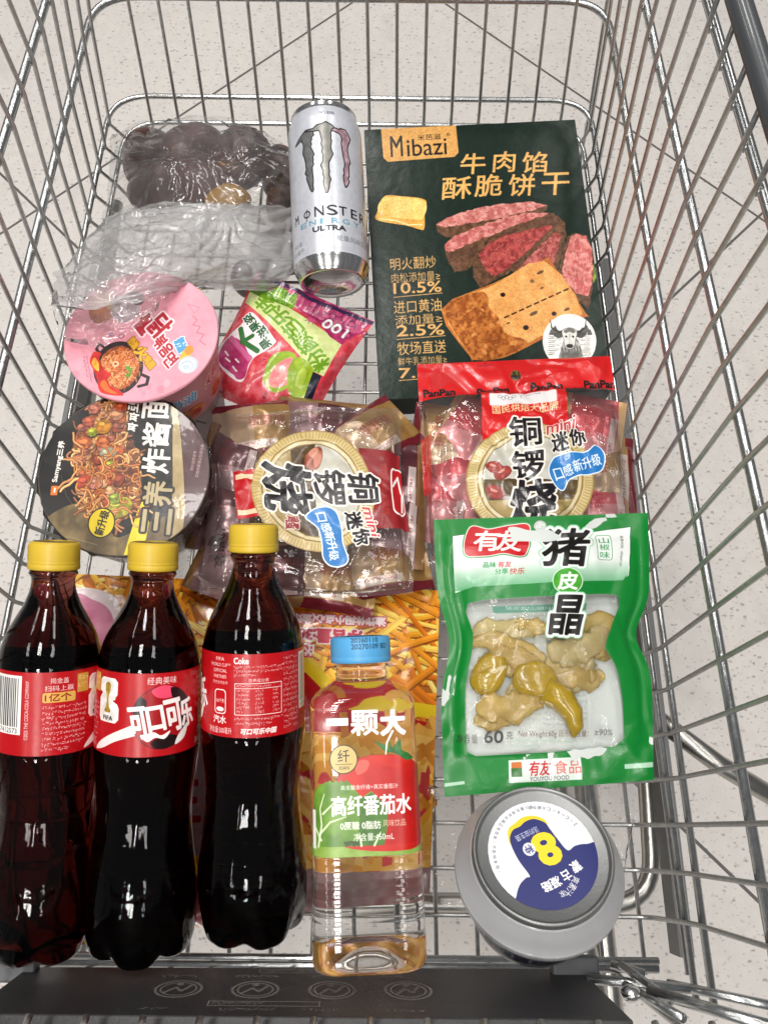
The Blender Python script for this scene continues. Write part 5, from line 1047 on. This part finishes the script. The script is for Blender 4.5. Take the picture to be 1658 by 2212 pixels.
SKIN = pbr('pickled_skin', (.93, .68, .27), .18, trans=.7, ior=1.38, bump=.5, bscale=190, var=.18, sss=.25); PEP = pbr('pickled_pepper', (.46, .31, .02), .22, coat=.4, trans=.25, bump=.6, bscale=150, var=.35, sss=.15); SKIN2 = pbr('pale_pickled_skin', (.95, .77, .42), .18, trans=.7, ior=1.36, bump=.5, bscale=190, var=.15, sss=.25)
gx = (C[1]-C[0]).normalized(); gyv = gn.cross(gx).normalized()
def lump(px, py, rx, ry, rz, ang, mat, seed, label, cat, nm, amp=.16, lift=.0032):
    d = (at(*K(px, py), z=.103)); a = R(ang); hh_ = (d-C[0]).dot(gn); d = d-gn*hh_+gn*lift
    X = gx*math.cos(a)+gyv*math.sin(a); Y_ = gn.cross(X); s_ = 1/1.479*.74*.49/F
    M = Matrix(((X.x, Y_.x, gn.x, 0), (X.y, Y_.y, gn.y, 0), (X.z, Y_.z, gn.z, 0), (0, 0, 0, 1)))
    o = blob(nm, d, (rx*s_, ry*s_, rz), mat, seed, amp=amp, M=M, n=16); tag(o, label, cat, 'pieces inside the green packet'); return o
s1 = 'piece of pale translucent pickled pork skin behind the window of the green packet'; s2 = 'yellow pickled pepper behind the window of the green packet'
def on_pack(x, y, lift):
    d = at(*K(x, y), z=.103); return d-gn*((d-C[0]).dot(gn))+gn*lift
def ribbon(path, w, t, lift, mat, seed):
    g_ = random.Random(seed); S_ = 1/1.479*.74*.49/F; pts = []; n_ = 18; P_ = [path[0]]+list(path)+[path[-1]]
    for k in range(n_+1):
        u = k/n_*(len(path)-1); q = min(int(u), len(path)-2); f_ = u-q; a, b, c, d = [np.array(P_[q+z], float) for z in range(4)]
        pts.append(.5*(2*b+(c-a)*f_+(2*a-5*b+4*c-d)*f_**2+(3*b-a-3*c+d)*f_**3))
    ph = g_.uniform(0, 6); v = []; f = []; m_ = 14
    W3 = [on_pack(x, y, lift+.0009*math.sin(k*.7+ph)) for k, (x, y) in enumerate(pts)]
    for k, c in enumerate(W3):
        tn = (W3[min(k+1, n_)]-W3[max(k-1, 0)]).normalized(); sd = gn.cross(tn).normalized(); e = math.sin(math.pi*min(max(k/n_, .0), 1))**.4+.04; ww = w*S_*e*(1+.22*math.sin(k*.9+ph)+.12*math.sin(k*2.3)); tw = .45*math.sin(k*.45+ph)
        for z in range(m_):
            a = 2*math.pi*z/m_; xx, yy = ww*math.cos(a), t*e*math.sin(a)*(1+.25*math.sin(3*a+k)); v.append(c+sd*(xx*math.cos(tw)-yy*math.sin(tw))+gn*(xx*math.sin(tw)*.35+yy*math.cos(tw)))
    for k in range(n_):
        for z in range(m_): f.append((k*m_+z, k*m_+(z+1) % m_, (k+1)*m_+(z+1) % m_, (k+1)*m_+z))
    f += [tuple(range(m_-1, -1, -1)), tuple(n_*m_+z for z in range(m_))]
    tag(mesh('pork_skin', v, f, mat), s1, 'pork skin', 'pieces inside the green packet')
for i, (pa, w_, t_) in enumerate((([(372, 530), (450, 492), (560, 500), (660, 520)], 40, .0022), ([(360, 570), (430, 545), (520, 560), (620, 600), (700, 625)], 44, .0026), ([(560, 475), (650, 490), (750, 520)], 34, .002), ([(700, 610), (800, 580), (900, 560), (965, 500)], 66, .0026),
        ([(800, 520), (890, 465), (975, 490), (985, 560), (930, 630)], 52, .0024), ([(690, 640), (780, 680), (870, 710), (940, 720)], 58, .0028), ([(710, 580), (820, 620), (910, 650)], 56, .0024), ([(395, 850), (480, 835), (570, 835), (690, 800)], 62, .0028),
        ([(390, 885), (450, 900), (530, 885), (590, 855)], 36, .0022), ([(530, 760), (600, 790), (700, 800)], 52, .0024), ([(870, 700), (958, 700)], 28, .0016), ([(450, 590), (560, 620), (670, 640)], 46, .0024), ([(780, 760), (850, 690), (910, 630)], 50, .0024), ([(400, 640), (500, 650), (610, 640)], 50, .002), ([(860, 600), (930, 580), (975, 540)], 40, .002))):
    ribbon(pa, w_, t_, .0016+.0011*(i % 4), SKIN if i % 3 else SKIN2, 300+i)
for i, (x, y, rx, ry, an, lb) in enumerate(((455, 690, 88, 74, 20, 'rounded yellow pickled pepper near the left rim of the packet window'), (640, 720, 100, 76, -20, 'stout yellow pickled pepper in the middle of the packet window, with a brown stalk'))):
    o = lump(x, y, rx, ry, .0048, an, PEP, 130+i, lb, 'pickled pepper', 'pickled_pepper', lift=.005, amp=.2)
tip = [K(x, y) for x, y in ((690, 760), (770, 800), (815, 860), (830, 920), (822, 965))]; tp = []
for q in tip:
    d = at(*q, z=.103); tp.append(d-gn*((d-C[0]).dot(gn))+gn*.0055)
tag(MB().tube(tp, [.0085, .0085, .007, .005, .0014], 14).build('pickled_pepper', PEP), 'long pointed yellow pickled pepper hanging down in the packet window', 'pickled pepper', 'pieces inside the green packet')

# ---------------------------------------------------------------- big bag of fries-shaped snacks
Q = [(140, 1238), (950, 1275), (928, 1930), (150, 2045)]
A = Art(Q, 1000, 980, '#b5691f'); g = random.Random(17)
A.shade(.15, 40)
for i in range(1500):
    x, y = g.uniform(120, 960), g.uniform(1220, 2070); t = g.gauss(.5, .9); l = g.uniform(60, 150); w_ = g.uniform(9, 15); c = hexc(g.choice(['#e39a22', '#eeb23a', '#d9831a', '#f5c552', '#cc6d12', '#e58f1e', '#f7d070']))
    dx, dy = l*math.cos(t)/2, l*math.sin(t)/2; nx, ny = -math.sin(t)*w_/2, math.cos(t)*w_/2
    A.poly([(x-dx+nx+2, y-dy+ny+4), (x+dx+nx+2, y+dy+ny+4), (x+dx-nx, y+dy-ny), (x-dx-nx, y-dy-ny)], '#8a420e', alpha=.8); A.poly([(x-dx+nx, y-dy+ny), (x+dx+nx, y+dy+ny), (x+dx-nx, y+dy-ny), (x-dx-nx, y-dy-ny)], c)
    A.poly([(x-dx+nx*.1, y-dy+ny*.1), (x+dx+nx*.1, y+dy+ny*.1), (x+dx-nx, y+dy-ny), (x-dx-nx, y-dy-ny)], np.clip(c*1.12+.03, 0, 1), alpha=.8)
A.smooth([(160, 1300), (190, 1275), (260, 1290), (290, 1330), (280, 1420), (250, 1500), (150, 1480)], '#f0dfe0', n=6); A.smooth([(170, 1300), (215, 1305), (260, 1330), (275, 1380), (250, 1450), (170, 1450)], '#d583a0', tex=('#c05f86', 30))
A.poly([(640, 1480), (720, 1470), (760, 1540), (940, 1585), (940, 1610), (640, 1600)], '#b5121a'); A.poly([(640, 1420), (700, 1420), (760, 1510), (945, 1545), (945, 1575), (760, 1545), (700, 1475), (640, 1490)], '#e2c21c')
A.poly([(250, 1600), (640, 1590), (900, 1640), (900, 1800), (620, 1830), (250, 1900)], '#c9c3c6'); A.poly([(600, 1640), (930, 1660), (920, 1900), (600, 1900)], '#b5202a', tex=('#c93a38', 60)); A.text('红', 300, 1760, w=60, h=70, col='#b5121a', bold=4); A.text('王', 440, 1750, w=70, h=80, col='#b5121a', bold=4); A.poly([(390, 1640), (470, 1610), (470, 1690), (400, 1700)], '#b5121a')
for i in range(260):
    x, y = g.uniform(560, 950), g.uniform(1720, 1900) if i % 2 else g.uniform(1600, 1660); t = g.gauss(.5, .9); l = g.uniform(50, 110); w_ = g.uniform(12, 18); c = g.choice(['#d9942f', '#e3a846', '#c97c22', '#eebb5c'])
    dx, dy = l*math.cos(t)/2, l*math.sin(t)/2; nx, ny = -math.sin(t)*w_/2, math.cos(t)*w_/2; A.poly([(x-dx+nx, y-dy+ny), (x+dx+nx, y+dy+ny), (x+dx-nx, y+dy-ny), (x-dx-nx, y-dy-ny)], c)
A.poly([(140, 1890), (940, 1900), (940, 2060), (140, 2060)], '#a3141c', tex=('#8d1018', 50)); A.poly([(150, 1985), (665, 2000), (665, 2060), (150, 2060)], '#d9bb24', tex=('#b5121a', 14, 4)); A.poly([(665, 1880), (940, 1880), (940, 2060), (665, 2060)], '#8d5a58', tex=('#a9908c', 40))
A.text('油炸休闲小点心(油炸糕', 755, 1350, w=195, h=24, rot=182, col='#f4e4e4', bold=2, outline=((3, '#c2405a'),)); A.text('净含量:360克', 725, 1390, w=165, h=32, rot=182, col='#c2304a', bold=2.5, outline=((4, '#f6e8e8'),)); A.rect(655, 1405, 715, 1440, '#c2182a', rot=4); A.text('的味', 690, 1422, w=52, h=28, rot=184, col='#f6ece8', bold=1.5)
C = [at(*Q[0], z=.048), at(*Q[1], z=.048), at(*Q[2], z=.020), at(*Q[3], z=.020)]
fb = empty('fries_bag', center(C), 'large bag printed all over with golden fries, lying under the bottles', 'snack bag')
pack('bag', C, printed('fries_print', A.image('fries_print'), rough=.25, coat=.35, bump=.3, bscale=45), pbr('fries_bag_back', (.5, .3, .08), .35), fb, bulge=.012, n=80, m=80, seed=91, wr=.002, nc=60, seal=(.04, .04, .01, .01), thick=.010, pw=.5, rip=.0003)

# ---------------------------------------------------------------- thin clear film bags
def patch(rows, n=110, m=110, seed=1, wr=.003, nc=70, wid=.012, fan=None):
    P = np.array([[at(x, y, z=z) for x, y, z in r] for r in rows]); R_, C_ = P.shape[:2]
    def cat(t, N):
        t = t*(N-1); i = np.minimum(t.astype(int), N-2); f = t-i; W = np.zeros((len(t), N))
        for k, w in enumerate((-.5*f+f**2-.5*f**3, 1-2.5*f**2+1.5*f**3, .5*f+2*f**2-1.5*f**3, -.5*f**2+.5*f**3)): np.add.at(W, (np.arange(len(t)), np.clip(i-1+k, 0, N-1)), w)
        return W
    u = np.linspace(0, 1, n+1); v = np.linspace(0, 1, m+1); S = np.einsum('ar,rck,bc->abk', cat(v, R_), P, cat(u, C_))
    U, V = np.meshgrid(u, v); N = np.cross(np.gradient(S, axis=1), np.gradient(S, axis=0)); N /= np.maximum(np.linalg.norm(N, axis=2, keepdims=True), 1e-9); N *= np.sign(N[..., 2:])
    d = creases(U, V, seed, nc, wr*.55, wid, (.15, .55))+(fbm(m+1, n+1, n/3, seed, 2)-.5)*wr*3.0; 
    rimf = np.clip(U*(1-U)*22, 0, 1)*np.clip(V*(1-V)*22, 0, 1); d = d*(.25+.75*rimf)
    if fan:
        for (cu, cv, k, am) in fan:
            th = np.arctan2(V-cv, U-cu); rr = np.hypot(U-cu, V-cv); w = th*k+(fbm(m+1, n+1, n/4, seed+7, 2)-.5)*9
            d = d+am*(np.abs(np.sin(w))**.6-.6)*np.clip(rr*6, 0, 1)*np.exp(-(rr/.55)**2)*(.3+.7*rimf)
    S = S+N*d[..., None]
    g_ = random.Random(seed); e = (fbm(m+1, n+1, 16, seed+3, 2)-.5)*.012
    S[0, :, 1] += e[0]*1.6; S[1, :, 1] += e[0]*1.2; S[2, :, 1] += e[0]*.7; S[-1, :, 1] += e[-1]; S[:, 0, 0] += e[:, 0]; S[:, -1, 0] += e[:, -1]
    q = lambda i, j: j*(n+1)+i
    return [Vector(p) for p in S.reshape(-1, 3)], [(q(i, j), q(i, j+1), q(i+1, j+1), q(i+1, j)) for j in range(m) for i in range(n)]
BAGF = film('produce_film', haze=.11, gloss=.42, rough=.09, bump=.12, bscale=20.)
BAGT = film('produce_film_thick', haze=.44, gloss=.45, rough=.10, bump=.15, bscale=18.)
o = Matrix.Translation(at(430, 480, z=.03)); pb = empty('produce_bag', o, 'loose clear plastic bag with dark brown food inside, spread over the pink cup', 'plastic bag'); oi = o.inverted()
def fpart(nm, mat, rows, **k):
    v, f = patch(rows, **k); return mesh(nm, [oi @ p for p in v], f, mat, pb)
fpart('bag_top', BAGF, [[(240, 300, .03), (330, 266, .055), (440, 256, .070), (545, 272, .06), (626, 318, .04)],
                        [(236, 345, .05), (330, 318, .092), (440, 310, .100), (545, 325, .09), (640, 372, .055)],
                        [(232, 410, .05), (330, 385, .095), (440, 380, .102), (550, 395, .09), (645, 430, .055)],
                        [(225, 490, .05), (330, 470, .09), (440, 470, .095), (550, 480, .08), (648, 500, .05)]], seed=5, wr=.0065, wid=.012, nc=46, fan=[(.45, .55, 7, .0045), (.75, .15, 6, .004), (.2, .9, 6, .003)])
fpart('bag_neck', BAGT, [[(232, 470, .085), (320, 446, .098), (430, 434, .105), (540, 442, .09), (645, 452, .055)],
                         [(170, 545, .11), (290, 520, .125), (410, 505, .125), (530, 510, .10), (648, 520, .06)],
                         [(118, 600, .135), (240, 600, .15), (370, 580, .146), (500, 575, .10), (640, 580, .065)],
                         [(108, 660, .150), (215, 668, .155), (330, 640, .152), (450, 625, .115), (590, 622, .07)]], seed=9, wr=.0055, nc=80, wid=.010, fan=[(.62, .12, 9, .0060), (.30, .95, 7, .004), (.9, .9, 7, .004)])
fpart('bag_fold', BAGT, [[(236, 476, .06), (320, 452, .07), (430, 442, .075), (540, 450, .06), (640, 460, .035)],
                         [(190, 545, .08), (300, 520, .09), (420, 508, .09), (535, 515, .07), (642, 528, .04)],
                         [(150, 605, .10), (260, 600, .10), (390, 585, .09), (510, 585, .07), (620, 590, .045)],
                         [(140, 640, .10), (240, 645, .10), (380, 632, .085), (500, 618, .06), (600, 610, .05)]], seed=19, wr=.005, nc=70, wid=.012, fan=[(.5, .0, 11, .007), (.15, .6, 7, .004)])
fpart('bag_skirt', BAGF, [[(112, 640, .148), (190, 640, .152), (270, 640, .154), (350, 632, .152)],
                          [(118, 690, .148), (185, 695, .150), (260, 690, .151), (340, 670, .150)],
                          [(140, 735, .147), (190, 745, .148), (245, 735, .149), (300, 705, .149)]], seed=13, wr=.003, nc=30, fan=[(.3, .3, 6, .002)])
BROWN = pbr('dark_brown_food', (.085, .024, .017), .45, coat=.1, bump=.4, bscale=70, var=.5); AMB = pbr('yellow_food', (.42, .22, .03), .3, coat=.3, var=.3)
for i, (x, y, z, rx, ry, lb) in enumerate(((320, 345, .040, .027, .030, 'dark brown food lump inside the clear bag, next to the trolley corner'), (412, 335, .045, .029, .032, 'dark brown food lump at the middle of the clear bag\'s top end'), (512, 352, .040, .029, .030, 'dark brown food lump inside the clear bag, between the middle lump and the can'),
                                           (345, 412, .036, .029, .022, 'dark brown food lump half under the bag neck, beside the side wires'), (452, 412, .036, .034, .024, 'dark brown food lump beside the yellow piece in the clear bag'), (612, 378, .030, .018, .024, 'dark brown food lump touching the silver can\'s upper half'), (612, 450, .024, .016, .018, 'dark brown food lump touching the silver can at its lettering'), (605, 540, .028, .026, .020, 'dark brown food lump by the can\'s lower end above the guava pouch'), (560, 605, .030, .022, .016, 'small dark brown food lump poking out beside the green pouch corner'))):
    tag(blob('food_lump', at(x, y, z=z), (rx, ry, .026), BROWN, 200+i, amp=.12), lb, 'food', 'food in the clear bag')
tag(blob('food_lump', at(500, 428, z=.052), (.020, .012, .012), AMB, 230, amp=.2), 'small yellow food lump among the brown ones in the clear bag', 'food', 'food in the clear bag')
v, f = patch([[(935, 1690, .045), (1050, 1700, .05), (1180, 1700, .06), (1300, 1690, .06), (1360, 1680, .05)],
              [(932, 1780, .02), (1050, 1790, .012), (1180, 1790, .014), (1310, 1770, .035), (1368, 1770, .04)],
              [(935, 1880, .012), (1050, 1890, .008), (1180, 1890, .010), (1320, 1860, .03), (1350, 1860, .035)],
              [(940, 1960, .012), (1050, 1970, .008), (1180, 1970, .010), (1310, 1960, .022), (1335, 1980, .025)]], seed=31, wr=.0035, nc=90, wid=.010)
tag(mesh('film_bag', v, f, film('floor_film', haze=.07, gloss=.24, rough=.06, bump=.5, bscale=40.)), 'crumpled empty clear film sheet lying on the wires under the round tub', 'plastic film')
